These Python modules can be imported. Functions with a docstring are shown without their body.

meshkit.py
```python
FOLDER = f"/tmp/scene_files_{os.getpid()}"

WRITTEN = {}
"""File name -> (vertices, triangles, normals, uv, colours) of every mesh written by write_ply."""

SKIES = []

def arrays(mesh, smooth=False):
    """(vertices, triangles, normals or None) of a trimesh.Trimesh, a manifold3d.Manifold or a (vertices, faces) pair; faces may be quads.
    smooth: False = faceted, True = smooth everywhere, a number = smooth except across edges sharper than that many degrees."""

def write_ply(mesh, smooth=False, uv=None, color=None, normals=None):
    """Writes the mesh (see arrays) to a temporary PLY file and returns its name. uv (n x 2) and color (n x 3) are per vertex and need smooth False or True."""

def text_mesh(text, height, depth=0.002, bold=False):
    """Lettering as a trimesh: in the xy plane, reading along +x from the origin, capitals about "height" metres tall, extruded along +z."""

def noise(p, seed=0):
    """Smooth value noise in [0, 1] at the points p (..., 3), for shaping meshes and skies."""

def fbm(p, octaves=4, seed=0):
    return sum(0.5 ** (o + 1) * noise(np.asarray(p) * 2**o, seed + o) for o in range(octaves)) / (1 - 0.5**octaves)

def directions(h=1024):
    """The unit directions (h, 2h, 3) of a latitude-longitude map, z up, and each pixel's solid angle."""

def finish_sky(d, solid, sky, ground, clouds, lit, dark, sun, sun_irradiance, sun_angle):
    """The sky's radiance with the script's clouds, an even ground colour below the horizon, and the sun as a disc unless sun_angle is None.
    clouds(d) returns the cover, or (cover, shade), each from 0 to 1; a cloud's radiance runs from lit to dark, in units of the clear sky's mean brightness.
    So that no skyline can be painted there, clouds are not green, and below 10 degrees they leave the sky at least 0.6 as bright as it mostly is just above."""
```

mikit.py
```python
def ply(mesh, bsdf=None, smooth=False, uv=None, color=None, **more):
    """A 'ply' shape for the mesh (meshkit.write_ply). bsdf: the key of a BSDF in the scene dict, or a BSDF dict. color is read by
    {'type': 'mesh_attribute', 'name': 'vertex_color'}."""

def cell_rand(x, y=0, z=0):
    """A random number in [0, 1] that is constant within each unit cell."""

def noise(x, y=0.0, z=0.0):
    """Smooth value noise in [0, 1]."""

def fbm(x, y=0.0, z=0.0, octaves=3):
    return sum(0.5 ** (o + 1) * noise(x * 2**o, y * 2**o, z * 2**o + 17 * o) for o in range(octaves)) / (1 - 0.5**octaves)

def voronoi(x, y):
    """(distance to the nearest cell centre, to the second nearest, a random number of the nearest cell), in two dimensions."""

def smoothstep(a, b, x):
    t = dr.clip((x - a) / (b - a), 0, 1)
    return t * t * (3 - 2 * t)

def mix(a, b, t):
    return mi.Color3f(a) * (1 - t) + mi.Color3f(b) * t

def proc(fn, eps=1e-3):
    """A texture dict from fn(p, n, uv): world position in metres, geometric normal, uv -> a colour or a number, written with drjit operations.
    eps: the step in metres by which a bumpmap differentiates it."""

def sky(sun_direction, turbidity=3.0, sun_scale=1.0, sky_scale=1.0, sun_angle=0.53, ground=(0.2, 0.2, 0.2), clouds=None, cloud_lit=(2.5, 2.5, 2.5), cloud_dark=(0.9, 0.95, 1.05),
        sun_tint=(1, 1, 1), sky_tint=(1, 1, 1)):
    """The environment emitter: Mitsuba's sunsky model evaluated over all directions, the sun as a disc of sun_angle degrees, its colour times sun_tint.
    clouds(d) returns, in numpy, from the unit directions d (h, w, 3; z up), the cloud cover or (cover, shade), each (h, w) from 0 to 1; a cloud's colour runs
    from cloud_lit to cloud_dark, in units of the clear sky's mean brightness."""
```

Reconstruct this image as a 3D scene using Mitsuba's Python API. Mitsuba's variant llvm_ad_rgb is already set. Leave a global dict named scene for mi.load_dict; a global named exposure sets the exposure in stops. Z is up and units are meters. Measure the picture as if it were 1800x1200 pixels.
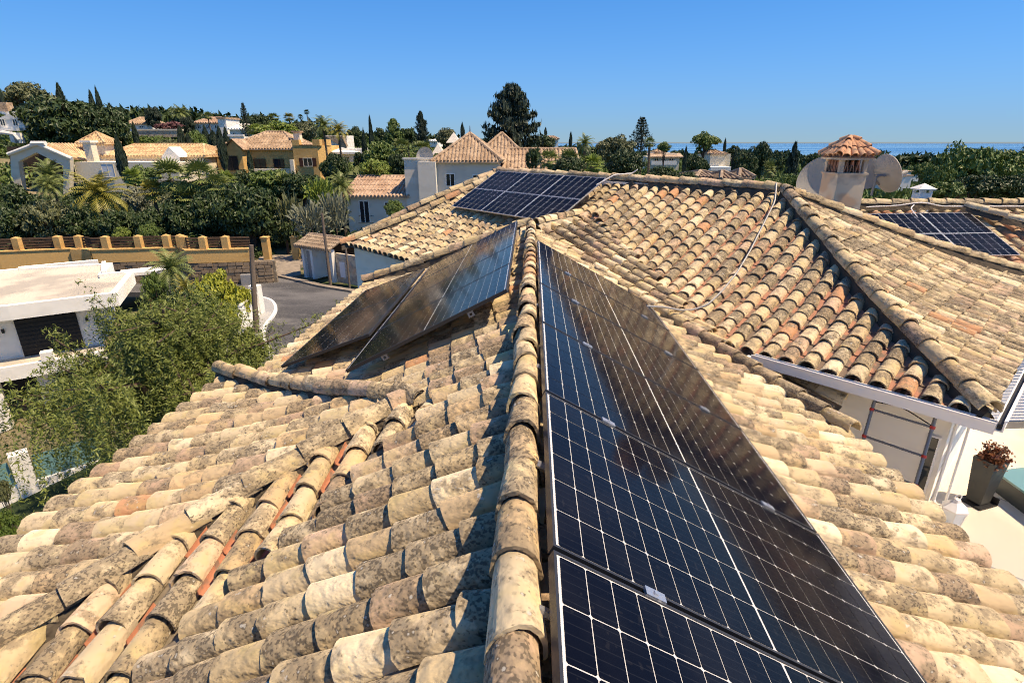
import math, numpy as np, trimesh, mitsuba as mi, mikit, meshkit
import drjit as dr
from mikit import noise, fbm, cell_rand, smoothstep, mix
from scipy.spatial import Delaunay
from scipy.interpolate import RBFInterpolator
from shapely.geometry import Polygon, LineString, Point
from shapely import contains_xy

# ---------------------------------------------------------------- camera, sky, exposure
# The camera's eye is the origin (a person standing on the ridge); x to the right across the ridge, y along the ridge, z up.
scene, labels = {}, {}
PITCH, YAW = math.radians(19.84), math.radians(2.3)
fwd = [-math.sin(YAW) * math.cos(PITCH), math.cos(YAW) * math.cos(PITCH), -math.sin(PITCH)]
scene['camera'] = {'type': 'perspective', 'fov': 2 * math.degrees(math.atan(900 / 967.0)), 'fov_axis': 'x', 'near_clip': 0.05, 'far_clip': 90000.0,
                   'to_world': mi.ScalarTransform4f().look_at(origin=[0, 0, 0], target=fwd, up=[0, 0, 1])}
SUN_AZ, SUN_EL = math.radians(101), math.radians(60)
SUN = [math.sin(SUN_AZ) * math.cos(SUN_EL), math.cos(SUN_AZ) * math.cos(SUN_EL), math.sin(SUN_EL)]
scene['sky'] = mikit.sky(SUN, turbidity=2.6, sky_tint=(0.27, 0.72, 1.16), sun_tint=(1.10, 1.03, 0.92), ground=(0.16, 0.15, 0.12),
                         clouds=lambda d: 0.85 * np.exp(-np.clip(np.degrees(np.arcsin(d[..., 2])), 0, 90) / 5.5), cloud_lit=(1.25, 1.75, 2.1))   # pale haze low over the sea
exposure = 2.0

# ---------------------------------------------------------------- helpers
def ply(mesh, m, **kw): return mikit.ply(mesh, 'material_' + m, **kw)
used = set()
A = np.array
def nkey(parent, name):
    base = f'{parent}__{name}' if parent else name
    k, i = base, 0
    while k in used:
        i += 1
        k = f'{base}_{i:03d}'
    used.add(k)
    return k

def tag(k, label, cat, group=None, kind=None):
    labels[k] = {'label': label, 'category': cat}
    if group: labels[k]['group'] = group
    if kind: labels[k]['kind'] = kind
    return k

def thing(name, label, cat, group=None):
    return tag(nkey(None, name), label, cat, group)

def put(k, mesh, mat, smooth=30, **kw):
    scene[k] = ply(mesh, mat, smooth=smooth, **kw)
    return k

def part(parent, name, mesh, mat, smooth=30, kind=None, label=None, **kw):
    k = nkey(parent, name)
    put(k, mesh, mat, smooth, **kw)
    if kind or label:
        labels[k] = {}
        if kind: labels[k]['kind'] = kind
        if label: labels[k]['label'] = label
    return k

def solo(name, label, cat, mesh, mat, smooth=30, group=None, kind=None):
    k = nkey(None, name)
    put(k, mesh, mat, smooth)
    return tag(k, label, cat, group, kind)

def struct(name, mesh, mat, smooth=30, **kw):
    k = nkey(None, name)
    put(k, mesh, mat, smooth, **kw)
    labels[k] = {'kind': 'structure'}
    return k

def copy_of(parent, name, d, M):
    k = nkey(parent, name)
    scene[k] = {**d, 'to_world': mi.ScalarTransform4f(np.asarray(M, float).tolist())}
    return k

def frame(o, x, y, z):
    M = np.eye(4)
    M[:3, 0], M[:3, 1], M[:3, 2], M[:3, 3] = x, y, z, o
    return M

def unit(v):
    v = np.asarray(v, float)
    return v / np.linalg.norm(v)

class MB:
    """collects boxes, prisms, bars, tubes into one mesh"""
    def __init__(s): s.m = []
    def add(s, m): s.m.append(m); return s
    def box(s, c, size, az=0.0, tilt=None):
        b = trimesh.creation.box(size)
        R = trimesh.transformations.rotation_matrix(-math.radians(az), [0, 0, 1])
        if tilt is not None: R = R @ tilt
        R = R.copy(); R[:3, 3] = c
        b.apply_transform(R); s.m.append(b); return s
    def prism(s, pts, z0, z1):
        m = trimesh.creation.extrude_polygon(Polygon(pts), z1 - z0, engine='earcut')
        m.apply_translation([0, 0, z0]); s.m.append(m); return s
    def fbox(s, o, ex, ey, ez):
        """box from a corner o with three edge vectors"""
        o, ex, ey, ez = map(A, (o, ex, ey, ez))
        v = [o + a * ex + b * ey + c * ez for a in (0, 1) for b in (0, 1) for c in (0, 1)]
        m = trimesh.Trimesh(v, [[0, 1, 3], [0, 3, 2], [4, 6, 7], [4, 7, 5], [0, 4, 5], [0, 5, 1], [2, 3, 7], [2, 7, 6], [0, 2, 6], [0, 6, 4], [1, 5, 7], [1, 7, 3]], process=False)
        if m.volume < 0: m.invert()
        s.m.append(m); return s
    def poly(s, pts):
        """one flat convex polygon face"""
        n = len(pts)
        s.m.append(trimesh.Trimesh(pts, [[0, i, i + 1] for i in range(1, n - 1)], process=False)); return s
    def tube(s, pts, r, sides=8):
        pts = A(pts, float); r = np.broadcast_to(np.asarray(r, float), (len(pts),))
        t = np.gradient(pts, axis=0); t /= np.linalg.norm(t, axis=1, keepdims=True) + 1e-12
        ref = A([0, 0, 1.0]) if abs(t[0][2]) < .9 else A([1.0, 0, 0])
        a = np.cross(t, ref); a /= np.linalg.norm(a, axis=1, keepdims=True) + 1e-9
        b = np.cross(t, a); ang = np.arange(sides) * 2 * np.pi / sides
        v = (pts[:, None] + r[:, None, None] * (np.cos(ang)[None, :, None] * a[:, None] + np.sin(ang)[None, :, None] * b[:, None])).reshape(-1, 3)
        f = []
        for i in range(len(pts) - 1):
            for j in range(sides):
                p, q = i * sides + j, i * sides + (j + 1) % sides
                f += [[p, q, q + sides], [p, q + sides, p + sides]]
        n = len(v); v = np.vstack([v, pts[:1], pts[-1:]])
        for j in range(sides):
            f += [[n, (j + 1) % sides, j], [n + 1, n - sides + j, n - sides + (j + 1) % sides]]
        m = trimesh.Trimesh(v, f, process=False)
        m.invert() if m.volume < 0 else None
        s.m.append(m); return s
    def get(s): return trimesh.util.concatenate(s.m) if len(s.m) > 1 else s.m[0]

def rounded(m, d=.01):
    return m

# ---------------------------------------------------------------- materials
def mat(name, color, rough=.8, spec=.3, metal=0.0, bump=None, two=True, **more):
    b = {'type': 'principled', 'base_color': mikit.proc(color) if callable(color) else {'type': 'rgb', 'value': list(color)}, 'roughness': rough, 'specular': spec}
    if metal: b['metallic'] = metal
    b.update(more)
    if bump: b = {'type': 'bumpmap', 'arbitrary': mikit.proc(bump[0], eps=bump[2] if len(bump) > 2 else 2e-3), 'scale': bump[1], 'bsdf': b}
    scene['material_' + name] = {'type': 'twosided', 'bsdf': b} if two else b
    return name

C3 = mi.Color3f
def tile_color(lich, cap=0.0):
    def fn(p, n, uv):
        i = dr.floor(uv.x); f = uv.x - i
        r1, r2, r3, r4 = (cell_rand(i, k, 3) for k in (1, 2, 3, 4))
        base = mix((.555, .43, .238), (.70, .592, .39), r1)
        base = mix(base, (.52, .355, .18), smoothstep(.62, .8, r4) * .7)
        base = mix(base, (.47, .235, .12), smoothstep(.935, .95, r2) * .8)
        base = mix(base, (.52, .36, .245), smoothstep(.78, .80, r2) * smoothstep(.94, .92, r2) * .8)
        n1 = fbm(p.x * 13, p.y * 13, p.z * 13 + 5, octaves=5)
        n2 = fbm(p.x * 75, p.y * 75, p.z * 75, octaves=3)
        n3 = fbm(p.x * 6 + 40, p.y * 6, p.z * 6, octaves=3)
        n4 = noise(p.x * 120 + 9, p.y * 120, p.z * 120)
        n5 = noise(p.x * 48 + 3, p.y * 48, p.z * 48)
        base = base * (.84 + .32 * n3) * (.86 + .24 * cell_rand(i, 5, 3))
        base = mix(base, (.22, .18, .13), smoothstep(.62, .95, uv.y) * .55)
        crest = 1 - dr.abs(f - .5) * 2
        patch = smoothstep(.40, .70, n1 + (r3 - .5) * .42 + (n3 - .5) * .3 + lich + cap * smoothstep(.22, .05, uv.y) + (crest - .5) * .05 + (n2 - .5) * .35)
        base = mix(base, mix((.325, .25, .155), (.165, .135, .09), n2), patch * .78)
        yel = smoothstep(.5, .7, fbm(p.x * 9 + 70, p.y * 9, p.z * 9, octaves=4))
        base = mix(base, (.50, .40, .13), yel * .32 * (1 - patch))
        speck = smoothstep(.60, .74, n4 * .42 + n5 * .28 + n2 * .3 + (n1 - .5) * .4 + (r3 - .5) * .26 + lich * .5)
        base = mix(base, (.075, .062, .045), speck * .72)
        white = smoothstep(.70, .78, n5 * .5 + n1 * .3 + n4 * .2)
        return mix(base, (.62, .59, .50), white * .65)
    return fn
def tile_bump(p, n, uv):
    return fbm(p.x * 34, p.y * 34, p.z * 34, octaves=4)
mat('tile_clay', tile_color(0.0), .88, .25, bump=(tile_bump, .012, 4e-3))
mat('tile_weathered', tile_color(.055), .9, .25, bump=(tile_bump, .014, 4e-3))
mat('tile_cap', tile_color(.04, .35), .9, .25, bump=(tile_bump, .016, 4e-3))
mat('tile_fresh', lambda p, n, uv: mix(mix((.47, .235, .125), (.56, .36, .22), cell_rand(dr.floor(uv.x), 7, 2)), (.16, .13, .10), smoothstep(.56, .72, fbm(p.x * 19, p.y * 19, p.z * 19)) * .7), .85, .25)
mat('channel_clay', lambda p, n, uv: mix((.40, .205, .135), (.19, .145, .11), smoothstep(.42, .62, fbm(p.x * 9, p.y * 9, p.z * 9))), .9, .2)
mat('channel_bright', lambda p, n, uv: mix((.46, .195, .11), (.25, .16, .11), smoothstep(.5, .7, fbm(p.x * 15, p.y * 15, p.z * 15))), .85, .25)
mat('mortar', lambda p, n, uv: mix(mix((.30, .245, .175), (.15, .125, .09), fbm(p.x * 14, p.y * 14, p.z * 14, octaves=4)), (.38, .33, .25), smoothstep(.6, .75, fbm(p.x * 5, p.y * 5, p.z * 5))), .95, .15,
    bump=(tile_bump, .02, 4e-3))
mat('mortar_dark', lambda p, n, uv: mix((.13, .105, .075), (.055, .048, .038), fbm(p.x * 14, p.y * 14, p.z * 14, octaves=4)), .95, .1, bump=(tile_bump, .03, 4e-3))
mat('mortar_pale', lambda p, n, uv: mix((.52, .44, .30), (.33, .28, .20), fbm(p.x * 9, p.y * 9, p.z * 9, octaves=4)), .95, .15)
def stained(a, b, s=1.2, amt=.5, z=2.0):
    return lambda p, n, uv: mix(a, b, smoothstep(.45, .72, fbm(p.x * s, p.y * s, p.z * s * z, octaves=4)) * amt)
mat('wall_cream', stained((.80, .755, .65), (.68, .63, .52), 1.5, .5), .9, .2)
mat('wall_white', stained((.80, .775, .70), (.66, .64, .575), .9, .5), .9, .2)
mat('wall_grey', stained((.66, .615, .52), (.54, .50, .42), .9, .5), .9, .2)
mat('wall_chimney', lambda p, n, uv: mix(mix((.60, .50, .36), (.36, .31, .25), smoothstep(.40, .66, fbm(p.x * 3.2, p.y * 3, p.z * 3.6, octaves=4))), (.55, .38, .24), smoothstep(.58, .7, fbm(p.x * 2 + 9, p.y * 2, p.z * 2))), .92, .2)
mat('wall_ochre', stained((.60, .385, .145), (.50, .30, .10), .7, .7), .9, .2)
mat('wall_ivory', stained((.72, .65, .50), (.58, .51, .37), .5, .5), .9, .2)
mat('white_paint', (.80, .775, .725), .5, .4)
mat('aluminium', (.62, .62, .62), .35, .5, .8)
mat('galvanised', (.36, .355, .34), .55, .4, .3)
mat('panel_frame', (.03, .03, .032), .35, .5)
mat('frame_silver', (.72, .72, .72), .32, .6, .75)
mat('backsheet', (.60, .60, .59), .12, .10)
def cell_col(p, n, uv):
    bus = smoothstep(.06, .02, dr.abs(uv.y * 5 - dr.floor(uv.y * 5) - .5))
    fing = noise(p.x * 3, p.y * 3, p.z * 3)
    dust = smoothstep(.45, .75, fbm(p.x * 5, p.y * 5, p.z * 5, octaves=4)) * .0035 + smoothstep(.82, .88, noise(p.x * 60, p.y * 60, p.z * 60)) * .006
    return C3(dust, dust * .95, dust * .85) + mix(mix((.0028, .0032, .007), (.005, .0055, .011), fing), (.03, .033, .04), bus * .3)
mat('cell', cell_col, .085, .075)
mat('black', (.012, .012, .013), .5, .4)
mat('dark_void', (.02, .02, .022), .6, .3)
mat('dark_glass', (.02, .025, .03), .04, .6)
mat('grey_metal', (.22, .22, .22), .4, .5, .5)
mat('red_plastic', (.50, .045, .025), .4, .5)
mat('dish_paint', stained((.42, .395, .335), (.35, .325, .275), 2.5, .5), .55, .4)
mat('planter_grey', stained((.065, .065, .055), (.045, .045, .04), 3, .6), .55, .45)
mat('teal_glass', (.16, .30, .30), .05, .6)
mat('rail_dark', (.045, .055, .055), .35, .5)
mat('paving', lambda p, n, uv: mix((.66, .61, .51), (.52, .47, .38), smoothstep(.4, .7, fbm(p.x * 1.3, p.y * 1.3, 0, octaves=4)) * .8), .85, .25)
mat('asphalt', lambda p, n, uv: mix(mix((.125, .122, .12), (.062, .062, .064), smoothstep(.3, .7, fbm(p.x * .35, p.y * .9, 0, octaves=5))), (.16, .155, .15), smoothstep(.6, .8, fbm(p.x * 14, p.y * 14, 1)) * .5), .9, .25)
mat('pavement', lambda p, n, uv: mix((.36, .36, .35), (.26, .26, .255), fbm(p.x * 1.5, p.y * 1.5, 0, octaves=4)), .9, .2)
mat('cobble', lambda p, n, uv: mix((.30, .25, .19), (.15, .13, .105), fbm(p.x * 3, p.y * 3, 0, octaves=4)), .9, .2)
mat('line_paint', stained((.74, .74, .70), (.5, .5, .48), 3, .5), .8, .2)
mat('roof_gravel', lambda p, n, uv: mix((.50, .445, .355), (.33, .30, .25), smoothstep(.38, .68, fbm(p.x * .55, p.y * .55, 3, octaves=5))), .95, .15)
mat('stone_wall', lambda p, n, uv: mix((.34, .255, .165), (.15, .12, .09), fbm(p.x * 2, p.y * 2, p.z * 5, octaves=4)), .95, .15)
mat('wood_dark', stained((.10, .065, .04), (.05, .035, .025), 4, .8), .8, .2)
mat('wood_grey', lambda p, n, uv: mix((.21, .165, .125), (.10, .08, .065), fbm(p.x * 9, p.y * 9, p.z * 1.2)), .85, .2)
mat('shutter_brown', (.085, .032, .016), .6, .3)
mat('pool_water', (.02, .42, .50), .05, .6)
mat('ground_soil', lambda p, n, uv: mix(mix((.085, .10, .04), (.20, .165, .10), smoothstep(.4, .65, fbm(p.x * .09, p.y * .09, 0, octaves=5))), (.03, .045, .02), smoothstep(.5, .7, fbm(p.x * .3, p.y * .3, 4, octaves=3))), .95, .1)
mat('lawn', lambda p, n, uv: mix((.075, .15, .03), (.12, .18, .045), fbm(p.x * 3, p.y * 3, 0)), .9, .2)
mat('sea_water', lambda p, n, uv: mix((.035, .13, .28), (.13, .27, .40), smoothstep(.42, .62, fbm(p.x * .0004, p.y * .0042, 3, octaves=4))), .32, .4)
mat('louvre', (.70, .71, .72), .5, .4)
mat('lamp_glass', (.78, .82, .82), .1, .5)
mat('bark', lambda p, n, uv: mix((.15, .11, .08), (.06, .045, .035), fbm(p.x * 6, p.y * 6, p.z * 2)), .95, .1)
mat('bark_palm', lambda p, n, uv: mix((.20, .15, .10), (.09, .07, .05), noise(p.x * 3, p.y * 3, p.z * 9)), .95, .1)
def leaf(name, a, b, s=1.2):
    f = lambda p, n, uv: mix(a, b, fbm(p.x * s, p.y * s, p.z * s, octaves=3))
    scene['material_' + name] = {'type': 'twosided', 'bsdf': {'type': 'principled', 'base_color': mikit.proc(f), 'roughness': .5, 'specular': .45}}
leaf('leaf_dark', (.018, .036, .010), (.066, .10, .023))
leaf('leaf_mid', (.06, .105, .018), (.16, .215, .040))
leaf('leaf_bright', (.13, .19, .026), (.23, .28, .045))
leaf('leaf_olive', (.085, .10, .042), (.16, .17, .072))
leaf('leaf_conifer', (.015, .028, .014), (.042, .060, .028))
leaf('leaf_pepper', (.095, .13, .022), (.23, .26, .055), 2.0)
leaf('leaf_palm', (.085, .125, .03), (.24, .27, .075), .9)
leaf('leaf_gold', (.15, .15, .022), (.34, .30, .05), .9)
leaf('leaf_yellow', (.18, .22, .02), (.40, .40, .04), 2.0)
leaf('leaf_grey', (.15, .165, .11), (.25, .26, .17), 1.5)
leaf('leaf_red', (.17, .035, .02), (.20, .10, .03), 20)
leaf('leaf_pink', (.20, .07, .075), (.11, .06, .05), 1.5)

# ---------------------------------------------------------------- ground, roads, sea
rng = np.random.default_rng(7)
ctrl = A([(0, 0, -9.6), (-5, 20, -9.2), (-15, 30, -9.2), (-10, 42, -9.2), (-20, 46, -9.2), (-29, 41, -9.2), (-25, 20, -12.3), (-20, 14, -12.3), (-14, 10, -12), (-30, 28, -12.0), (-44, 41, -9.4), (-8, 6, -11), (10, 5, -9), (20, 20, -9.5),
          (-30, 50, -7.7), (-24, 50, -8.0), (-52, 50, -7.5), (-40, 62, -7.0), (-60, 71, -6.8), (-35, 78, -4.8), (-75, 70, -5), (-15, 60, -8), (-95, 108, -1.5), (-80, 140, 0), (-125, 160, 4), (-60, 150, -1), (-40, 150, -1.5), (-20, 150, -5), (-150, 250, 6),
          (-80, 250, -3), (-40, 250, -6), (0, 250, -7), (-6, 52, -8.2), (0, 70, -8), (10, 100, -7.5), (30, 100, -8.5), (60, 60, -9), (40, 200, -8.5), (110, 150, -10), (200, 300, -14), (0, 500, -14), (-200, 500, -8), (-400, 400, 0), (0, 1200, -30), (-500, 1300, -40),
          (500, 1200, -36), (300, 2300, -82), (1000, 1900, -82), (2000, 1200, -82), (900, 700, -36), (-900, 2300, -50), (400, 100, -30), (1500, 0, -80), (0, -100, -8), (-100, 0, -14), (-300, 0, -5), (-300, -300, -5), (300, -300, -20), (-1500, 0, -10), (-1500, 1500, -30)], float)
def warp(x, y):
    r = np.hypot(x, y); s = np.log1p(r / 25.0) / (r + 1e-9)
    return np.stack([x * s, y * s], -1)
_rbf = RBFInterpolator(warp(ctrl[:, 0], ctrl[:, 1]), ctrl[:, 2], kernel='linear', smoothing=0.0)
rr = np.concatenate([[0], 3 * np.exp(np.linspace(0, math.log(2700 / 3.0), 130))])
aa = np.linspace(0, 2 * np.pi, 361)[:-1]
def chaikin(p, n=3):
    p = A(p, float)
    for _ in range(n): p = np.vstack([p[:1], np.stack([p[:-1] * .75 + p[1:] * .25, p[:-1] * .25 + p[1:] * .75], 1).reshape(-1, 2), p[-1:]])
    return [tuple(q) for q in p]
KERB = chaikin([(-11.6, 22.4), (-12.9, 24.4), (-13.9, 26.4), (-14.3, 28.6), (-14.9, 30.2), (-16.2, 32.0), (-19.5, 33.2)])
ROAD = [(-4, 26), (-10, 21)] + KERB + [(-26, 33.2), (-30, 33.6), (-30, 35.4), (-24, 36.4), (-19.2, 36.1), (-19.5, 38.8), (-14.8, 36.2), (-9.0, 33.0), (-2, 33)]
road_p = Polygon(ROAD)
drive_p = Polygon([(-21.6, 41.1), (-19.3, 38.6), (-17.4, 37.6), (-16.8, 38.4), (-18.2, 41.6), (-17.6, 45.6), (-23.2, 45.6)])
pave_p = Polygon(KERB + [(-20.5, 32.0), (-17.0, 30.6), (-15.6, 28.0), (-15.0, 25.6), (-15.6, 23.2), (-17.0, 20.5), (-14.5, 19)])
lowp = Polygon(ROAD).union(drive_p).union(pave_p).buffer(2.2)
def ground_z(x, y):
    x, y = np.atleast_1d(x).astype(float), np.atleast_1d(y).astype(float)
    z = _rbf(warp(x, y))
    z = z + (meshkit.fbm(np.stack([x * .05, y * .05, 0 * x], -1), 3, 4) - .5) * np.clip(np.hypot(x, y) * .02, 0, 6) * .5
    z = np.where(contains_xy(lowp, x, y), np.minimum(z, -9.16), z)
    return z
gx, gy = (rr[:, None] * np.sin(aa)).ravel(), (rr[:, None] * np.cos(aa)).ravel()
gz = ground_z(gx, gy)
nA = len(aa)
gi, gj = np.meshgrid(np.arange(len(rr) - 1), np.arange(nA), indexing='ij')
q = np.stack([gi * nA + gj, (gi + 1) * nA + gj, (gi + 1) * nA + (gj + 1) % nA, gi * nA + (gj + 1) % nA], -1).reshape(-1, 4)
struct('ground', (np.stack([gx, gy, gz], -1), q[:, ::-1]), 'ground_soil', smooth=True)
sx = np.concatenate([[0], np.exp(np.linspace(math.log(500), math.log(80000), 40))])
v = np.stack([(sx[:, None] * np.sin(aa)).ravel(), (sx[:, None] * np.cos(aa)).ravel(), np.full(len(sx) * nA, -80.0)], -1)
gi, gj = np.meshgrid(np.arange(len(sx) - 1), np.arange(nA), indexing='ij')
q = np.stack([gi * nA + gj, gi * nA + (gj + 1) % nA, (gi + 1) * nA + (gj + 1) % nA, (gi + 1) * nA + gj], -1).reshape(-1, 4)
struct('sea', (v, q), 'sea_water', smooth=False)
struct('road', MB().prism(ROAD, -9.3, -9.0).get(), 'asphalt', smooth=False)
struct('pavement', MB().prism(list(pave_p.exterior.coords)[:-1], -9.3, -8.88).get(), 'pavement', smooth=False)
struct('driveway', MB().prism(list(drive_p.exterior.coords)[:-1], -9.3, -8.95).get(), 'cobble', smooth=False)
kerb = LineString(KERB).buffer(.075, cap_style=2)
solo('kerb_line', 'white painted kerb line curving round the pavement corner', 'kerb', MB().prism(list(kerb.exterior.coords)[:-1], -9.0, -8.872).get(), 'line_paint', False)
k2 = LineString([(-18.6, 38.2), (-16.6, 36.9), (-14.2, 35.2), (-9.0, 32.6)]).buffer(.22, cap_style=2)
solo('gate_kerb', 'pale stone kerb along the road in front of the gatehouse', 'kerb', MB().prism(list(k2.exterior.coords)[:-1], -9.05, -8.88).get(), 'cobble', False)

# ---------------------------------------------------------------- tiles
def arch(seed, idn, nth=9, ny=3, taper=.85, thick=.13, jig=.034):
    r = np.random.default_rng(seed)
    th = np.linspace(0, np.pi, nth); ys = np.linspace(0, 1, ny)
    vs, uv, fs = [], [], []
    skew = r.normal(0, .02); taper = taper + r.normal(0, .02); cut = r.normal(0, .018, nth) * (r.random() < .6) + r.normal(0, .03)
    def grid(sx, dz, flip, y0=0.0):
        base = sum(len(x) for x in vs)
        P, U = [], []
        for y in ys:
            tp = 1 + (taper - 1) * y; yy = y + cut * np.cos(th) * (1 - y) if np.ndim(cut) else y + np.zeros(nth)
            n = r.normal(0, jig * .5, nth) if not flip else np.zeros(nth)
            P.append(np.stack([-.5 * np.cos(th) * tp * sx * (1 + n * .6) + skew * y, yy, np.sin(th) ** .85 * (1 - .12 * y) * (1 + n) - dz], -1))
            U.append(np.stack([idn + .02 + .96 * th / np.pi, np.full(nth, y * .98 + .01)], -1))
        vs.append(np.vstack(P)); uv.append(np.vstack(U))
        for i in range(ny - 1):
            for j in range(nth - 1):
                a = base + i * nth + j
                f = [a, a + 1, a + nth + 1, a + nth]
                f = f if flip else f[::-1]
                fs.extend([[f[0], f[1], f[2]], [f[0], f[2], f[3]]])
        return base
    grid(1, 0, False); grid(1 - thick, thick, True)
    b = sum(len(x) for x in vs)
    o, i_ = vs[0][:nth], vs[1][:nth]
    vs.append(np.vstack([o, i_])); uv.append(np.vstack([uv[0][:nth], uv[1][:nth]]))
    for j in range(nth - 1):
        fs.extend([[b + j, b + nth + j, b + nth + j + 1], [b + j, b + nth + j + 1, b + j + 1]])
    v, f = np.vstack(vs), A(fs)
    # outward normals: make the outer grid face up
    t0 = f[(nth // 2) * 2]; nn = np.cross(v[t0[1]] - v[t0[0]], v[t0[2]] - v[t0[0]])
    if nn[2] < 0: f = f[:, ::-1]
    return v, f, np.vstack(uv)
NV = 36
TILE = [arch(100 + i, i) for i in range(NV)]
TILE_LOW = [arch(100 + i, i, nth=6, ny=2) for i in range(NV)]
_plys = {}
def tile_ply(i, m, low=False):
    if (i, m, low) not in _plys:
        v, f, u = (TILE_LOW if low else TILE)[i]
        _plys[i, m, low] = ply(trimesh.Trimesh(v, f, process=False), m, smooth=True, uv=u)
    return _plys[i, m, low]

def seg_point(P, cum, s):
    return A([np.interp(s, cum, P[:, k]) for k in range(3)])

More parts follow.
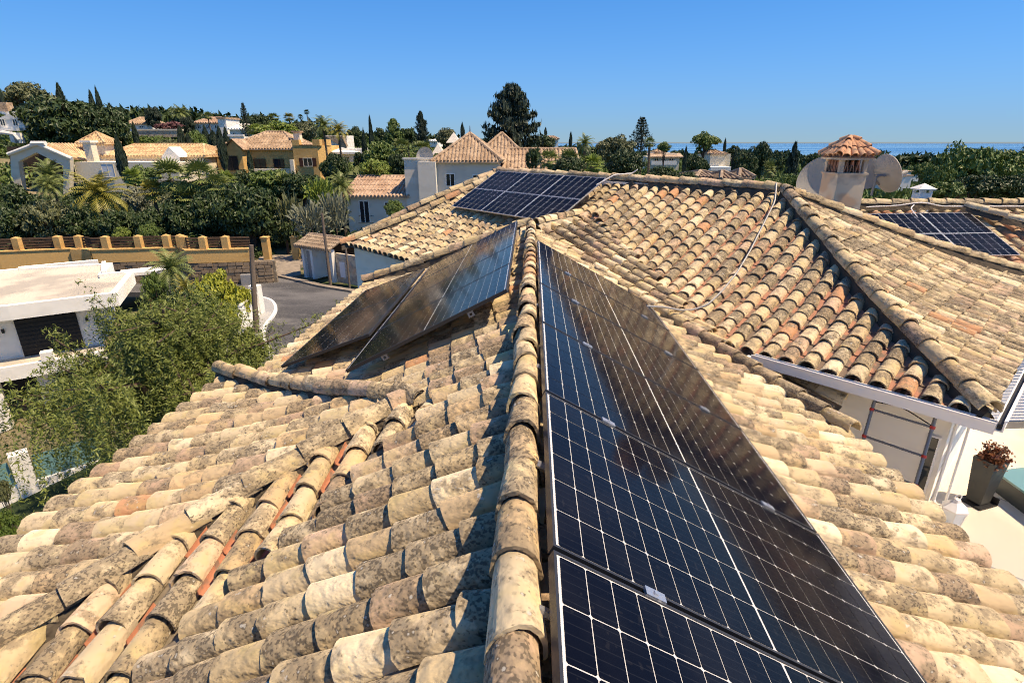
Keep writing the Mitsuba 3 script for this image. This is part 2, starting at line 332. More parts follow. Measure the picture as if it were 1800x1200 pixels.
def lay(parent, rows, E, W, H, m='tile_clay', name='tile', hide=None, limit=290, lift=.018, over=1.28, seed=1, jit=1.0, field='tile_field', mixm=None, low=False, up=None):
    """rows: polylines from the eave up; one tile per exposure, each tile overlapping the one below"""
    r = np.random.default_rng(seed)
    out = []
    for P in rows:
        P = A(P, float); cum = np.concatenate([[0], np.cumsum(np.linalg.norm(np.diff(P, axis=0), axis=1))]); L = cum[-1]
        if L < .06: continue
        n = max(1, int(math.ceil(L / E - .25)))
        rl, ra, rz = r.normal(0, .004 * jit), r.normal(0, .008 * jit), r.normal(0, .003 * jit)
        for k in range(n):
            s0 = max(0, k * E + (r.normal(0, .010 * jit) if k else 0)); s1 = min(s0 + E * over, L)
            if s1 - s0 < .05: continue
            p0, p1 = seg_point(P, cum, s0), seg_point(P, cum, s1)
            a = unit(p1 - p0); l = unit(np.cross(a, up if up is not None else [0, 0, 1.0])); nrm = unit(np.cross(l, a))
            p0 = p0 + nrm * lift + l * (rl + r.normal(0, .005 * jit)) + nrm * (rz + r.normal(0, .003 * jit))
            p1 = p1 + l * (rl + r.normal(0, .006 * jit)) - nrm * .004
            ln = np.linalg.norm(p1 - p0); a = (p1 - p0) / ln
            w = r.normal(0, .035 * jit); l2 = unit(np.cross(a, nrm)); n2 = np.cross(l2, a)
            l3 = l2 * math.cos(w) + n2 * math.sin(w); n3 = -l2 * math.sin(w) + n2 * math.cos(w)
            sc = 1 + r.normal(0, .02 * jit)
            M = frame(p0, l3 * W * sc, a * ln, n3 * H * (1 + r.normal(0, .03 * jit)))
            c = (p0 + p1) / 2
            mm = m if mixm is None or r.random() > mixm[1] else mixm[0]
            out.append((np.linalg.norm(c), M, int(r.integers(NV)), mm, bool(hide and hide(c))))
    vis = sorted([o for o in out if not o[4]], key=lambda o: o[0])
    for d, M, i, mm, h in vis[:limit]: copy_of(parent, name, tile_ply(i, mm, low), M)
    rest = vis[limit:] + [o for o in out if o[4]]
    if rest:
        V, F, U, n = [], [], [], 0
        for d, M, i, mm, h in rest:
            v, f, u = TILE_LOW[i]
            V.append(v @ M[:3, :3].T + M[:3, 3]); F.append(f + n); U.append(u); n += len(v)
        part(parent, field, trimesh.Trimesh(np.vstack(V), np.vstack(F), process=False), m, True, kind='stuff', uv=np.vstack(U))
    return len(vis), len(rest)

def clip_rows(poly, zf, d, pitch, off, phase=0.0, shift=0.0):
    """row centre lines (eave to top) of a roof face: poly in plan, d the downslope direction, zf the height of the tile crests"""
    d = unit(d); lat = A([-d[1], d[0]]); c = A(poly.exterior.coords)
    lo, hi = (c @ lat).min(), (c @ lat).max(); t0, t1 = (c @ d).min() - 1, (c @ d).max() + 1
    rows = []
    for s in np.arange(lo + pitch * phase + shift, hi, pitch):
        g = poly.intersection(LineString([lat * s + d * t1, lat * s + d * t0]))
        for h in getattr(g, 'geoms', [g]):
            if h.geom_type != 'LineString' or h.length < .08: continue
            q = A(h.coords); q = q if (q[0] @ d) > (q[-1] @ d) else q[::-1]
            n = max(3, int(h.length / .12)); p = q[0] + (q[-1] - q[0]) * np.linspace(0, 1, n)[:, None]
            rows.append(A([[x, y, zf(x, y) - off] for x, y in p]))
    return rows

def deck(poly, zf, off, step=.22):
    x0, y0, x1, y1 = poly.bounds
    g = np.stack(np.meshgrid(np.arange(x0, x1, step), np.arange(y0, y1, step)), -1).reshape(-1, 2)
    g = g[contains_xy(poly.buffer(-step * .3), g[:, 0], g[:, 1])]
    b = A([poly.exterior.interpolate(t).coords[0] for t in np.arange(0, poly.exterior.length, step)] + list(poly.exterior.coords))
    p = np.unique(np.round(np.vstack([g, b]), 4), axis=0); tri = Delaunay(p).simplices
    c = p[tri].mean(1); tri = tri[contains_xy(poly.buffer(.002), c[:, 0], c[:, 1])]
    z = A([zf(x, y) - off for x, y in p])
    a, bb, cc = p[tri[:, 0]], p[tri[:, 1]], p[tri[:, 2]]
    flip = ((bb[:, 0] - a[:, 0]) * (cc[:, 1] - a[:, 1]) - (bb[:, 1] - a[:, 1]) * (cc[:, 0] - a[:, 0])) < 0
    tri[flip] = tri[flip][:, ::-1]
    return trimesh.Trimesh(np.c_[p, z], tri, process=False)

def channels(parent, rows, W, m='channel_clay', sag=.035, edge=.03, E=.24):
    """concave under-tiles between the rows, stepped at every exposure, as one mesh"""
    V, F, n = [], [], 0
    xs = np.linspace(-1, 1, 5)
    for P in rows:
        P = A(P); cum = np.concatenate([[0], np.cumsum(np.linalg.norm(np.diff(P, axis=0), axis=1))]); L = cum[-1]
        for k in range(max(1, int(math.ceil(L / E)))):
            p0, p1 = seg_point(P, cum, min(k * E, L)), seg_point(P, cum, min((k + 1) * E, L))
            if np.linalg.norm(p1 - p0) < .03: continue
            a = unit(p1 - p0); l = unit(np.cross(a, [0, 0, 1.0])); nr = np.cross(l, a)
            for p, dz in ((p0, .012), (p1, 0.0)):
                V.append(p + l * xs[:, None] * W / 2 + nr * (edge - sag * (1 - xs[:, None] ** 2) + dz))
            for j in range(4): F += [[n + j, n + j + 1, n + j + 6], [n + j, n + j + 6, n + j + 5]]
            n += 10
    if V: part(parent, 'channel_tiles', trimesh.Trimesh(np.vstack(V), F, process=False), m, False, kind='stuff')

def bed(pts, half, drop, seed=0, up=.0, step=.08):
    """lumpy mortar bed under a line of cap tiles: a saddle that falls off to both sides"""
    pts = A(pts, float); cum = np.concatenate([[0], np.cumsum(np.linalg.norm(np.diff(pts, axis=0), axis=1))])
    P = A([seg_point(pts, cum, s) for s in np.arange(0, cum[-1] + step, step).clip(0, cum[-1])])
    t = np.gradient(P, axis=0); l = np.stack([t[:, 1], -t[:, 0], 0 * t[:, 0]], -1); l /= np.linalg.norm(l, axis=1, keepdims=True) + 1e-9
    prof = [(-1.25, -drop * 1.3), (-1, -drop), (-.75, -drop * .35), (-.4, up), (0, up + .01), (.4, up), (.75, -drop * .35), (1, -drop), (1.25, -drop * 1.3)]
    nz = meshkit.fbm(np.repeat(P, len(prof), 0) * 9 + np.tile(np.arange(len(prof))[:, None] * 3.1, (len(P), 3)), 3, seed).reshape(len(P), -1) - .5
    V = np.stack([P + l * half * a + A([0, 0, 1.0]) * (h + nz[:, i:i + 1] * .075) + l * nz[:, i:i + 1] * .07 for i, (a, h) in enumerate(prof)], 1)
    n = len(prof); F = []
    for i in range(len(P) - 1):
        for j in range(n - 1): F.append([i * n + j, i * n + j + 1, (i + 1) * n + j + 1, (i + 1) * n + j])
    F = A(F)
    return V.reshape(-1, 3), F

# ---------------------------------------------------------------- the villa: roof shapes
def profile(*knots):
    xs = np.linspace(0, 8, 1601); s = np.interp(xs, *zip(*knots))
    g = np.concatenate([[0], np.cumsum((s[1:] + s[:-1]) / 2) * (xs[1] - xs[0])])
    return lambda d: float(np.interp(d, xs, g))
gN = profile((0, .48), (1.35, .48), (2.0, .28), (8, .26))
gC = profile((0, .38), (1.5, .38), (3.0, .22), (8, .2))
gW = profile((0, .32), (.8, .34), (1.5, .5), (8, .5))
Z0, C0, ZE, S2 = -1.33, 6.17, -2.26, math.sqrt(.5)
zN = lambda x, y: Z0 - gN(abs(x))
zA = lambda x, y: Z0 - .53 * abs(x)
zC = lambda x, y: -1.40 - gC(abs(x))
def zW(x, y):
    e = (x + y) * S2 - C0
    return ZE + (gW(e) if e > 0 else .32 * e)
K0 = (4.1 - 4.62) * S2
def zK(x, y):
    e = K0 - ((x - y) * S2 - 0.0) + 0.0
    e = -((x - y) * S2) + K0 + 2 * 0
    return ZE + (gW(e) if e > 0 else .32 * e)

villa = thing('villa', 'large villa under old cream and ochre barrel tile roofs that fills the foreground', 'house')
def in_box(x0, x1, y0, y1): return lambda c: x0 < c[0] < x1 and y0 < c[1] < y1
OFF = .105
def face(poly, zf, d, pitch, W, H=.082, E=.24, m='tile_clay', limit=290, hide=None, seed=1, chan=True, chm='channel_clay', label=None, phase=.5, mixm=None, low=False, deckm='mortar'):
    k = part(villa, 'roof', deck(poly, zf, OFF + .012), deckm, 30, label=label)
    rows = clip_rows(poly, zf, d, pitch, OFF, phase)
    lay(k, rows, E, W, H, m, limit=limit, hide=hide, seed=seed, mixm=mixm, low=low)
    if chan: channels(k, clip_rows(poly, zf, d, pitch, OFF, phase, pitch / 2), pitch * .8, chm, E=E)
    return k
# right slope under the long panel row
RP = Polygon([(.0, -.9), (2.95, -.9), (2.97, 4.55), (2.30, 5.9), (1.06, 8.3), (.0, 9.5)])
hideR = lambda c: (.38 < c[0] < 1.42 and c[1] < 6.9) or c[1] < .35
face(RP, zN, (1, 0), .226, .200, limit=260, hide=hideR, seed=3, chm='mortar', label='right roof slope with the long row of panels on it')
# left slope: near part falling to the mortared valley, far part under the two panel groups
AP = Polygon([(-.08, -.9), (-2.9, -.9), (-1.9, 1.62), (-1.62, 2.2), (-1.25, 2.6), (-1.02, 3.02), (-.66, 3.46), (-.08, 3.46)])
face(AP, zA, (-1, 0), .215, .182, H=.098, E=.25, seed=4, m='tile_weathered', hide=lambda c: c[1] < .5, chm='mortar', label='left roof slope next to the ridge, its rows ending in a mortared valley')
DP = Polygon([(-.08, 3.46), (-.64, 3.50), (-3.36, 5.72), (-3.36, 10.62), (-.04, 10.12)])
hideD = lambda c: (-1.62 < c[0] < -.5 and 5.1 < c[1] < 9.1) or (-3.0 < c[0] < -2.0 and 5.7 < c[1] < 8.4)
face(DP, zN, (-1, 0), .218, .192, limit=270, hide=hideD, seed=5, chm='mortar', label='left roof slope under the two tilted panel groups')
# the small hipped wing on the left
CP = Polygon([(-.80, 3.72), (-1.04, 3.66), (-1.95, 3.02), (-2.71, 2.04), (-3.2, 1.4), (-3.66, .9), (-3.66, 5.86), (-3.0, 5.34)])
face(CP, zC, (-1, 0), .232, .214, H=.092, E=.26, seed=6, m='tile_clay', mixm=('tile_weathered', .3), chm='mortar', hide=lambda c: c[1] < 1.6, label='hipped end of the left wing with worn flat laid tiles')
hip = A([(-.86, 3.80), (-1.04, 3.69), (-1.5, 3.34), (-1.91, 3.04), (-2.35, 2.55), (-2.71, 2.04), (-3.66, .85)])
val = A([(-.66, 3.48), (-1.01, 3.07), (-1.22, 2.60), (-1.60, 2.24), (-1.86, 1.66), (-2.85, -.5)])
def on(p, f, dz=0): return A([p[0], p[1], f(*p) + dz])
# strip facing the camera between that hip and the mortared valley
kB = part(villa, 'roof', deck(Polygon(list(map(tuple, hip)) + list(map(tuple, val[::-1]))), lambda x, y: 0.0, 0.0), 'mortar', 30, label='narrow strip of roof between hip and valley with bare red channel tiles')
Bpoly = Polygon(list(map(tuple, hip)) + list(map(tuple, val[::-1])))
def zB(x, y):
    yh = np.interp(-x, -hip[:, 0], hip[:, 1]); yv = np.interp(-x, -val[:, 0], val[:, 1])
    t = (yh - y) / max(yh - yv, .05)
    return (zC(x, yh) - .03) * (1 - t) + (zA(x, yv) - .02) * t
mB = deck(Bpoly, zB, OFF + .02, .12)
scene[kB] = ply(mB, 'mortar', smooth=30)
rowsB = clip_rows(Bpoly, zB, (0, -1), .238, OFF, .35)
lay(kB, rowsB, .27, .168, .10, 'tile_weathered', seed=11, lift=.03, mixm=('tile_clay', .6), jit=1.2)
chB = clip_rows(Bpoly.buffer(-.03), zB, (0, -1), .238, OFF, .35, .119)
for P in chB:
    P = A(P); L = np.linalg.norm(P[-1] - P[0])
    for s in np.arange(.05, L - .08, .27):
        p0 = P[0] + (P[-1] - P[0]) * s / L; p1 = P[0] + (P[-1] - P[0]) * min(s + .27, L) / L
        a = unit(p1 - p0); l = unit(np.cross(a, [0, 0, 1.0])); nr = np.cross(l, a)
        if rng.random() < .42: continue
        i = int(rng.integers(NV)); d = tile_ply(i, 'channel_bright')
        copy_of(kB, 'channel_tile', d, frame(p0 + nr * .035, -l * .105, a * np.linalg.norm(p1 - p0) * rng.uniform(.55, 1), -nr * .045))
part(villa, 'valley', trimesh.Trimesh(*(lambda vf: (vf[0], np.vstack([vf[1][:, [0, 1, 2]], vf[1][:, [0, 2, 3]]])))(bed([on(p, zA, -.075) for p in val], .085, .05, 5)), process=False), 'mortar', True, label='line of rough grey mortar closing the valley')
# the far wing: front slope
FP = Polygon([(-4.70, 13.32), (-4.55, 13.28), (-1.95, 10.68), (-.04, 10.42), (.3, 10.7), (1.15, 11.08), (1.44, 9.81), (1.66, 9.0), (1.87, 8.18), (2.04, 7.32), (2.24, 6.52), (4.10, 4.64), (4.07, 9.55), (-.88, 14.50)])
FL, FR = FP.intersection(Polygon([(-9, 0), (.9, 0), (.9, 20), (-9, 20)])), FP.intersection(Polygon([(.9, 0), (9, 0), (9, 20), (.9, 20)]))
FL = max(getattr(FL, 'geoms', [FL]), key=lambda g: g.area); FR = max(getattr(FR, 'geoms', [FR]), key=lambda g: g.area)
face(FR, zW, (-1, -1), .226, .176, H=.09, E=.235, seed=7, limit=290, mixm=('tile_weathered', .72), label='broad front slope of the far wing with open tile ends over a white gutter')
hideF = lambda c: 12.9 < (c[1] - c[0]) * S2 + 3.0 < 99 and False
face(FL, zW, (-1, -1), .226, .188, H=.085, E=.235, seed=8, limit=280, hide=lambda c: (c[0] + c[1]) * S2 > 8.5 and c[0] > -.9, label='paler left part of the far wing roof below its panels')
KP = Polygon([(4.12, 4.62), (4.07, 9.55), (9.1, 9.6)])
face(KP, lambda x, y: zK(x, y), (1, -1), .226, .20, H=.075, E=.25, seed=9, limit=290, m='tile_weathered', chm='mortar', label='hipped end of the far wing with close worn tiles')
# the turned piece that joins both wings: rows with their own ends
zTop = -1.40
Trows = [[(2.97, 4.62, -2.50), (2.22, 6.28, -2.30), (1.03, 8.55, -1.90), (.02, 9.45, -1.44)],
         [(2.33, 6.30, -2.32), (1.3, 8.05, -1.98), (.06, 9.86, zTop)],
         [(2.24, 6.60, -2.26), (.27, 10.28, zTop)],
         [(2.08, 7.36, -2.13), (.50, 10.62, zTop)],
         [(1.91, 8.22, -1.98), (.74, 10.95, zTop)],
         [(1.70, 9.05, -1.81), (.94, 11.16, zTop)],
         [(1.46, 9.90, -1.60), (1.08, 11.28, zTop)]]
Trows = [A(r) - [0, 0, .02] for r in Trows]
def loft(rows, n=10, dz=0):
    Q = []
    for r in rows:
        cum = np.concatenate([[0], np.cumsum(np.linalg.norm(np.diff(r, axis=0), axis=1))])
        Q.append([seg_point(r, cum, s) + [0, 0, dz] for s in np.linspace(0, cum[-1], n)])
    Q = A(Q); m, k = Q.shape[:2]; F = []
    for i in range(m - 1):
        for j in range(k - 1): F.append([i * k + j, (i + 1) * k + j, (i + 1) * k + j + 1, i * k + j + 1])
    F = A(F)
    return trimesh.Trimesh(Q.reshape(-1, 3), np.vstack([F[:, [0, 1, 2]], F[:, [0, 2, 3]]]), process=False)
kT = part(villa, 'roof', loft(Trows, dz=-.03), 'mortar', 30, label='six long diagonal tile rows running down to the inner valley')
lay(kT, Trows, .30, .165, .10, 'tile_weathered', seed=12, jit=.7, lift=.022, name='tile', mixm=('tile_clay', .45))
# the third wing behind the hip, facing the camera
Z3 = -1.12
z3 = lambda x, y: Z3 - .09 - gN(12.0 + .06 * (x - 7.0) - y) * .96
P3 = Polygon([(5.9, 11.86), (5.0, 9.7), (9.3, 9.3), (14, 10.0), (14, 12.36)])
face(P3, z3, (.06, -1), .25, .20, H=.085, E=.27, seed=10, limit=200, low=True, mixm=('tile_fresh', .25), label='roof of the right wing behind the hip')

# caps on ridges, hips and verges
def caps(pts, E, W, H, m='tile_weathered', seed=1, half=.1, drop=.09, name='ridge', bedm='mortar_dark', label=None, jit=1.0, mixm=('tile_clay', .4), lift=.02, piece='ridge_tile'):
    vf = bed(pts, half, drop, seed)
    k = part(villa, name, trimesh.Trimesh(vf[0], np.vstack([vf[1][:, [0, 1, 2]], vf[1][:, [0, 2, 3]]]), process=False), bedm, True, label=label)
    lay(k, [A(pts, float)], E, W, H, m, name=piece, seed=seed, jit=jit, mixm=mixm, lift=lift, over=1.2)
    return k
caps([(-.038, .25, -1.312), (-.045, 4, -1.312), (-.055, 9.6, -1.325)], .285, .168, .118, seed=21, half=.055, drop=.07, m='tile_cap', jit=1.7, label='long ridge running away from the camera between the panels')
caps([(.02, 9.62, -1.33), (.32, 10.36, -1.33), (.80, 11.05, -1.33), (1.16, 11.42, -1.30)], .30, .15, .10, m='tile_clay', seed=22, mixm=None, half=.12, drop=.16, bedm='mortar_pale')
caps([(-3.42, 10.66, -2.62), (-2.0, 10.50, -2.12), (-.05, 10.18, -1.36)], .33, .17, .11, m='tile_clay', seed=23, name='verge', half=.11, drop=.12)
hipL = [on(p, zC, d) for p, d in (((-3.74, 5.94), .03), ((-3.0, 5.36), .025), ((-2.31, 4.82), .015), ((-1.64, 4.27), .01), ((-1.15, 3.93), -.01), ((-.82, 3.69), -.10))]
caps(hipL, .27, .17, .10, seed=24, m='tile_cap', name='hip', half=.09, drop=.16, jit=2.4, piece='hip_tile')
caps([on(p, zC, -.065) for p in hip[::-1]], .36, .17, .095, m='tile_clay', seed=25, name='hip', half=.10, drop=.12, piece='hip_tile')
zr = zW(4.07, 9.55)
caps([(4.05, 9.57, zr), (1.6, 12.02, zr + .01), (-.92, 14.54, zr + .02)][::-1], .40, .19, .11, m='tile_clay', seed=26, half=.13, drop=.13)
caps([(4.11, 4.60, ZE - .02), (4.09, 6.5, zK(4.09, 6.5) + .03), (4.07, 9.5, zr)], .33, .20, .12, seed=27, name='hip', half=.075, drop=.13, piece='hip_tile', mixm=('tile_clay', .2))
caps([(9.3, 9.62, ZE - .06), (6.5, 9.58, zK(6.5, 9.58) + .0), (4.12, 9.56, zr)], .34, .15, .09, m='tile_clay', seed=28, name='hip', half=.10, drop=.10, piece='hip_tile')
caps([on((-4.72, 13.32), zW, -.05), on((-2.8, 13.93), zW, -.03), on((-.92, 14.52), zW, -.03)], .40, .19, .11, m='tile_clay', seed=29, name='verge', half=.12, drop=.10)
caps([(-4.6, 13.62, -2.28), (-2.7, 14.2, -1.40), (-.95, 14.74, -.70)], .40, .19, .10, m='tile_clay', seed=30, name='verge', half=.12, drop=.10)
caps([(6.6, 11.93, Z3 - .06), (9.4, 12.12, Z3 - .06), (14, 12.4, Z3 - .06)], .38, .16, .09, m='tile_clay', seed=31, half=.10, drop=.10)
caps([(10.2, 10.9, -1.62), (9.3, 11.3, -1.40), (8.75, 11.85, -1.2)], .36, .17, .10, m='tile_clay', seed=32, name='hip', half=.09, drop=.08, piece='hip_tile')
# two shaded tile rows in the gap below the gutter
gap = [[(3.22, 5.46, -2.69), (2.55, 6.3, -2.45)], [(3.42, 5.60, -2.63), (2.75, 6.4, -2.42)], [(3.05, 5.28, -2.74), (2.45, 6.1, -2.52)]]
gap = [A(g) - [0, 0, .06] for g in gap]
kg = part(villa, 'roof', loft(gap, 6, -.04), 'mortar', 30, label='short shaded tile rows in the gap under the gutter')
lay(kg, gap, .3, .17, .09, 'tile_weathered', seed=33)

# walls under the roofs
w = MB()
w.prism([(-3.05, -.8), (2.7, -.8), (2.7, 4.5), (2.1, 5.9), (.9, 8.0), (-.02, 9.2), (-.02, 9.9), (-3.05, 10.3)], -11.8, -2.78)
part(villa, 'wall', w.get(), 'wall_cream', False)
w = MB().prism([(-3.35, 1.0), (-3.35, 5.6), (-3.0, 5.4), (-3.0, 1.0)], -11.8, -2.75)
part(villa, 'wall', w.get(), 'wall_cream', False)
fi = .30 / S2
part(villa, 'wall', MB().prism([(-4.45, 13.42), (-2.0, 10.97), (-.5, 10.6), (1.2, 10.9), (2.2, 8.2), (2.6, 6.58), (4.16, 5.02), (8.6, 9.46), (4.0, 14.0), (-.9, 14.3)], -9.6, -2.42).get(), 'wall_cream', False, label='cream wall of the far wing below its eave')
part(villa, 'wall', MB().fbox((-.95, 14.2, -2.5), (5, -4.6, 0), (.2, .2, 0), (0, 0, 1.75)).get(), 'wall_cream', False)
part(villa, 'wall', MB().prism([(6.2, 10.6), (13.5, 10.6), (13.5, 12.2), (6.2, 11.8)], -3.6, -1.95).get(), 'wall_cream', False)
# gutter
ge = A([S2, -S2, 0]); gw = A([-S2, -S2, 0])
def gutter(p0, p1, side, name='gutter', wid=1.0):
    p0, p1 = A(p0, float), A(p1, float); t = unit(p1 - p0); o = unit(np.cross(t, [0, 0, 1.0])) * side
    L = p1 - p0
    m = MB().fbox(p0 + A([0, 0, -.10]), L, o * .012, A([0, 0, .10])).fbox(p0 + o * .012 + A([0, 0, -.10]), L, o * .086 * wid, A([0, 0, .012])).fbox(p0 + o * (.012 + .086 * wid) + A([0, 0, -.10]), L, o * .014, A([0, 0, .115]))
    m.fbox(p0 + o * (.026 + .086 * wid) + A([0, 0, .0]), L, o * .01, A([0, 0, .018]))
    k = part(villa, name, m.get(), 'white_paint', False)
    part(k, 'debris', MB().fbox(p0 + o * .012 + A([0, 0, -.06]), L, o * .086 * wid, A([0, 0, .035])).get(), 'dark_void', False)
    return k
gp0, gp1 = A([2.60, 6.10, -2.31]), A([4.16, 4.55, -2.33])
gutter(gp0, gp1, 1)
gutter(A([4.13, 4.53, -2.32]), A([8.9, 9.32, -2.30]), 1, wid=.45)
part(villa, 'gutter_end', MB().fbox(gp0 + A([-.13, -.05, -.18]), (.10, -.10, 0), (.05, .05, 0), (0, 0, .16)).get(), 'white_paint', False)
# facade on the roof terrace: window beside the corner, downpipes
def onfac(u, z, out=0.0):   # u metres along the facade from the corner (4.16, 5.02) leftwards
    return A([4.16 - u * S2 - out * S2, 5.02 + u * S2 - out * S2, z])
def fac_box(u0, u1, z0, z1, d0, d1):
    m = MB().fbox(onfac(u0, z0, d0), onfac(u1, z0, d0) - onfac(u0, z0, d0), onfac(u0, z0, d1) - onfac(u0, z0, d0), A([0, 0, z1 - z0]))
    return m.m[0]
win = part(villa, 'window', MB().add(fac_box(.045, .06, -3.52, -2.80, .003, .03)).add(fac_box(.125, .14, -3.52, -2.80, .003, .03)).add(fac_box(.045, .14, -2.80, -2.785, .003, .035)).get(), 'white_paint', False, label='narrow white framed window beside the corner of the far wing')
part(win, 'pane', MB().add(fac_box(.06, .125, -3.52, -2.80, .004, .012)).get(), 'dark_glass', False)
part(villa, 'downpipe', MB().tube([onfac(-.04, -2.42, .05), onfac(-.04, -3.45, .05), onfac(-.10, -3.55, .10)], .016).get(), 'white_paint')
part(villa, 'downpipe', MB().tube([A([4.30, 4.98, -2.42]), A([4.30, 4.98, -3.50])], .012).get(), 'white_paint')
TZ = -3.55
struct('terrace', MB().prism([(2.6, -2), (14, -2), (14, 9.5), (8.6, 9.46), (4.2, 5.06), (2.75, 6.4), (2.6, 5)], TZ - .4, TZ).get(), 'paving', False)
for i, (a, b) in enumerate((((4.35, 3.6), (5.6, 4.85)), ((4.95, 3.0), (6.2, 4.25)), ((3.9, 4.3), (5.0, 3.2)), ((4.9, 5.2), (6.0, 4.1)))):
    t = unit(A(b) - A(a)); o = A([-t[1], t[0]]) * .008
    part('terrace', 'tile_joint', MB().poly([(*(A(a) - o), TZ + .003), (*(A(b) - o), TZ + .003), (*(A(b) + o), TZ + .003), (*(A(a) + o), TZ + .003)]).get(), 'pavement', False)

# ---------------------------------------------------------------- solar panels
def cell_mesh(w, h, ch):
    p = [(-w / 2 + ch, -h / 2), (w / 2 - ch, -h / 2), (w / 2, -h / 2 + ch), (w / 2, h / 2 - ch), (w / 2 - ch, h / 2), (-w / 2 + ch, h / 2), (-w / 2, h / 2 - ch), (-w / 2, -h / 2 + ch)]
    v = A([(x, y, .0015) for x, y in p] + [(x, y, 0) for x, y in p]); f = [[0, i, i + 1] for i in range(1, 7)] + [t for i in range(8) for t in ([i, 8 + i, 8 + (i + 1) % 8], [i, 8 + (i + 1) % 8, (i + 1) % 8])]
    return v, A(f), np.stack([v[:, 0] / w + .5, v[:, 1] / h + .5], -1)
_pan = {}
def panel(o, u, v, w, h, label, group, cols=(9, 9), rows=6, single=False, gaps=(.0042, .0054), k=1.0, clamps=(), brackets=(), sides='panel_frame', half=True, thick=.035):
    """one module: u along its long side, v along its short side"""
    o, u, v = A(o, float), unit(u), unit(v); n = np.cross(u, v)
    if n[2] < 0: o, v, n = o + v * h, -v, -n
    M = frame(o, u, v, n); t = thick * k; lip = .010 * k
    K = nkey(None, 'solar_panel'); tag(K, label, 'solar panel', group)
    ident = (round(w, 3), round(h, 3), cols, rows, k, sides)
    if ident not in _pan:
        m = MB().box((w / 2, lip / 2, -t / 2), (w, lip, t)).box((w / 2, h - lip / 2, -t / 2), (w, lip, t)).box((lip / 2, h / 2, -t / 2), (lip, h - 2 * lip, t)).box((w - lip / 2, h / 2, -t / 2), (lip, h - 2 * lip, t))
        fr = ply(m.get(), sides)
        bs = ply(MB().box((w / 2, h / 2, -.007 * k), (w - 2 * lip, h - 2 * lip, .006 * k)).get(), 'backsheet')
        mx, my, gap, mid = .022 * k, .016 * k, gaps[0], .012 * k; gapy = gaps[1]
        nc = sum(cols); cw = (w - 2 * mx - mid * (len(cols) - 1) - gap * (nc - len(cols))) / nc; chh = (h - 2 * my - gapy * (rows - 1)) / rows
        cv, cf, cu = cell_mesh(cw, chh, .0048 * k)
        cell = ply(trimesh.Trimesh(cv, cf, process=False), 'cell', smooth=False, uv=cu)
        pos, x = [], mx
        for ci, c in enumerate(cols):
            for i in range(c):
                for j in range(rows): pos.append((x + cw / 2, my + chh / 2 + j * (chh + gapy), -.0036 * k))
                x += cw + gap
            x += mid - gap
        V = np.vstack([cv + A(p) for p in pos]); F = np.vstack([cf + i * len(cv) for i in range(len(pos))]); U = np.tile(cu, (len(pos), 1))
        al = ply(trimesh.Trimesh(V, F, process=False), 'cell', smooth=False, uv=U)
        _pan[ident] = (fr, bs, cell, pos, al)
    fr, bs, cell, pos, al = _pan[ident]
    copy_of(K, 'frame', fr, M)
    copy_of(K, 'backsheet', bs, M)
    if single:
        for p in pos:
            T = np.eye(4); T[:3, 3] = p; copy_of(K, 'cell', cell, M @ T)
    else:
        kk = copy_of(K, 'cells', al, M); labels[kk] = {'kind': 'stuff'}
    for (cx, cy, ax) in clamps:
        s = (.075, .036, .012) if ax == 0 else (.036, .075, .012)
        b = MB().box((cx, cy, .004), A(s) * k).box((cx, cy, .012 * k), (.014 * k, .014 * k, .008 * k)).get(); b.apply_transform(M)
        part(K, 'clamp', b, 'aluminium', False)
    for (cx, cy) in brackets:
        b = MB().box((cx, cy, -.045), (.055, .03, .02)).box((cx - .018, cy, -.065), (.014, .02, .05)).box((cx + .02, cy + .01, -.062), (.014, .014, .045)).box((cx + .006, cy - .014, -.088), (.06, .014, .015)).get(); b.apply_transform(M)
        part(K, 'mounting_bracket', b, 'galvanised', False)
    return K, M
uR, vR, oR = A([.87538, .0012, -.48342]), A([.0042, -1, .002]), A([.068, 2.5315, -1.1774])
ordR = ['nearest panel of the long row right of the ridge, cut off below', 'second nearest panel of the long row right of the ridge', 'third panel from the camera in the long row right of the ridge',
        'fourth panel from the camera in the long row right of the ridge', 'fifth panel from the camera in the long row right of the ridge', 'farthest panel of the long row right of the ridge, mirroring the roof']
for i in range(6):
    cl = [(.37, 1.144, 0), (1.38, 1.144, 0)] if i < 5 else []
    panel(oR + vR * 1.154 * (1 - i), uR, vR, 1.722, 1.134, ordR[i], 'panels in the long row right of the ridge', single=i < 3, clamps=cl)
for yy in (5.9, 4.3, 3.0, 1.95, 1.2):   # ends of the mounting rails
    solo('mounting_rail', f'pale rail end sticking out from under the long panel row, {"first second third fourth fifth".split()[[5.9, 4.3, 3.0, 1.95, 1.2].index(yy)]} from its far end', 'rail',
         MB().tube([oR * [1, 0, 1] + A([-.045, yy, -.055]), oR * [1, 0, 1] + A([1.45, yy, -.055]) + A([0, 0, -.80])], .016, 6).get(), 'aluminium')
a1 = math.radians(179.39); s1 = math.radians(27.63); kL = .97
lat = A([math.sin(a1), math.cos(a1), 0]); dn = A([math.cos(a1) * math.cos(s1), -math.sin(a1) * math.cos(s1), -math.sin(s1)]); oL = A([-.2926, 9.3531, -1.2237]) * kL
for i in range(4):
    nm = ['farthest', 'third nearest', 'second nearest', 'nearest'][i]
    br = [(.40 * kL, 1.06), (1.33 * kL, 1.06)] if i == 3 else []
    panel(oL + lat * 1.154 * kL * i, dn, lat, 1.722 * kL, 1.134 * kL, f'{nm} of the four tilted panels just left of the ridge', 'tilted panels left of the ridge', k=kL, single=(i == 3), brackets=br)
a2 = math.radians(179.52); s2 = math.radians(20.86); k2_ = .96
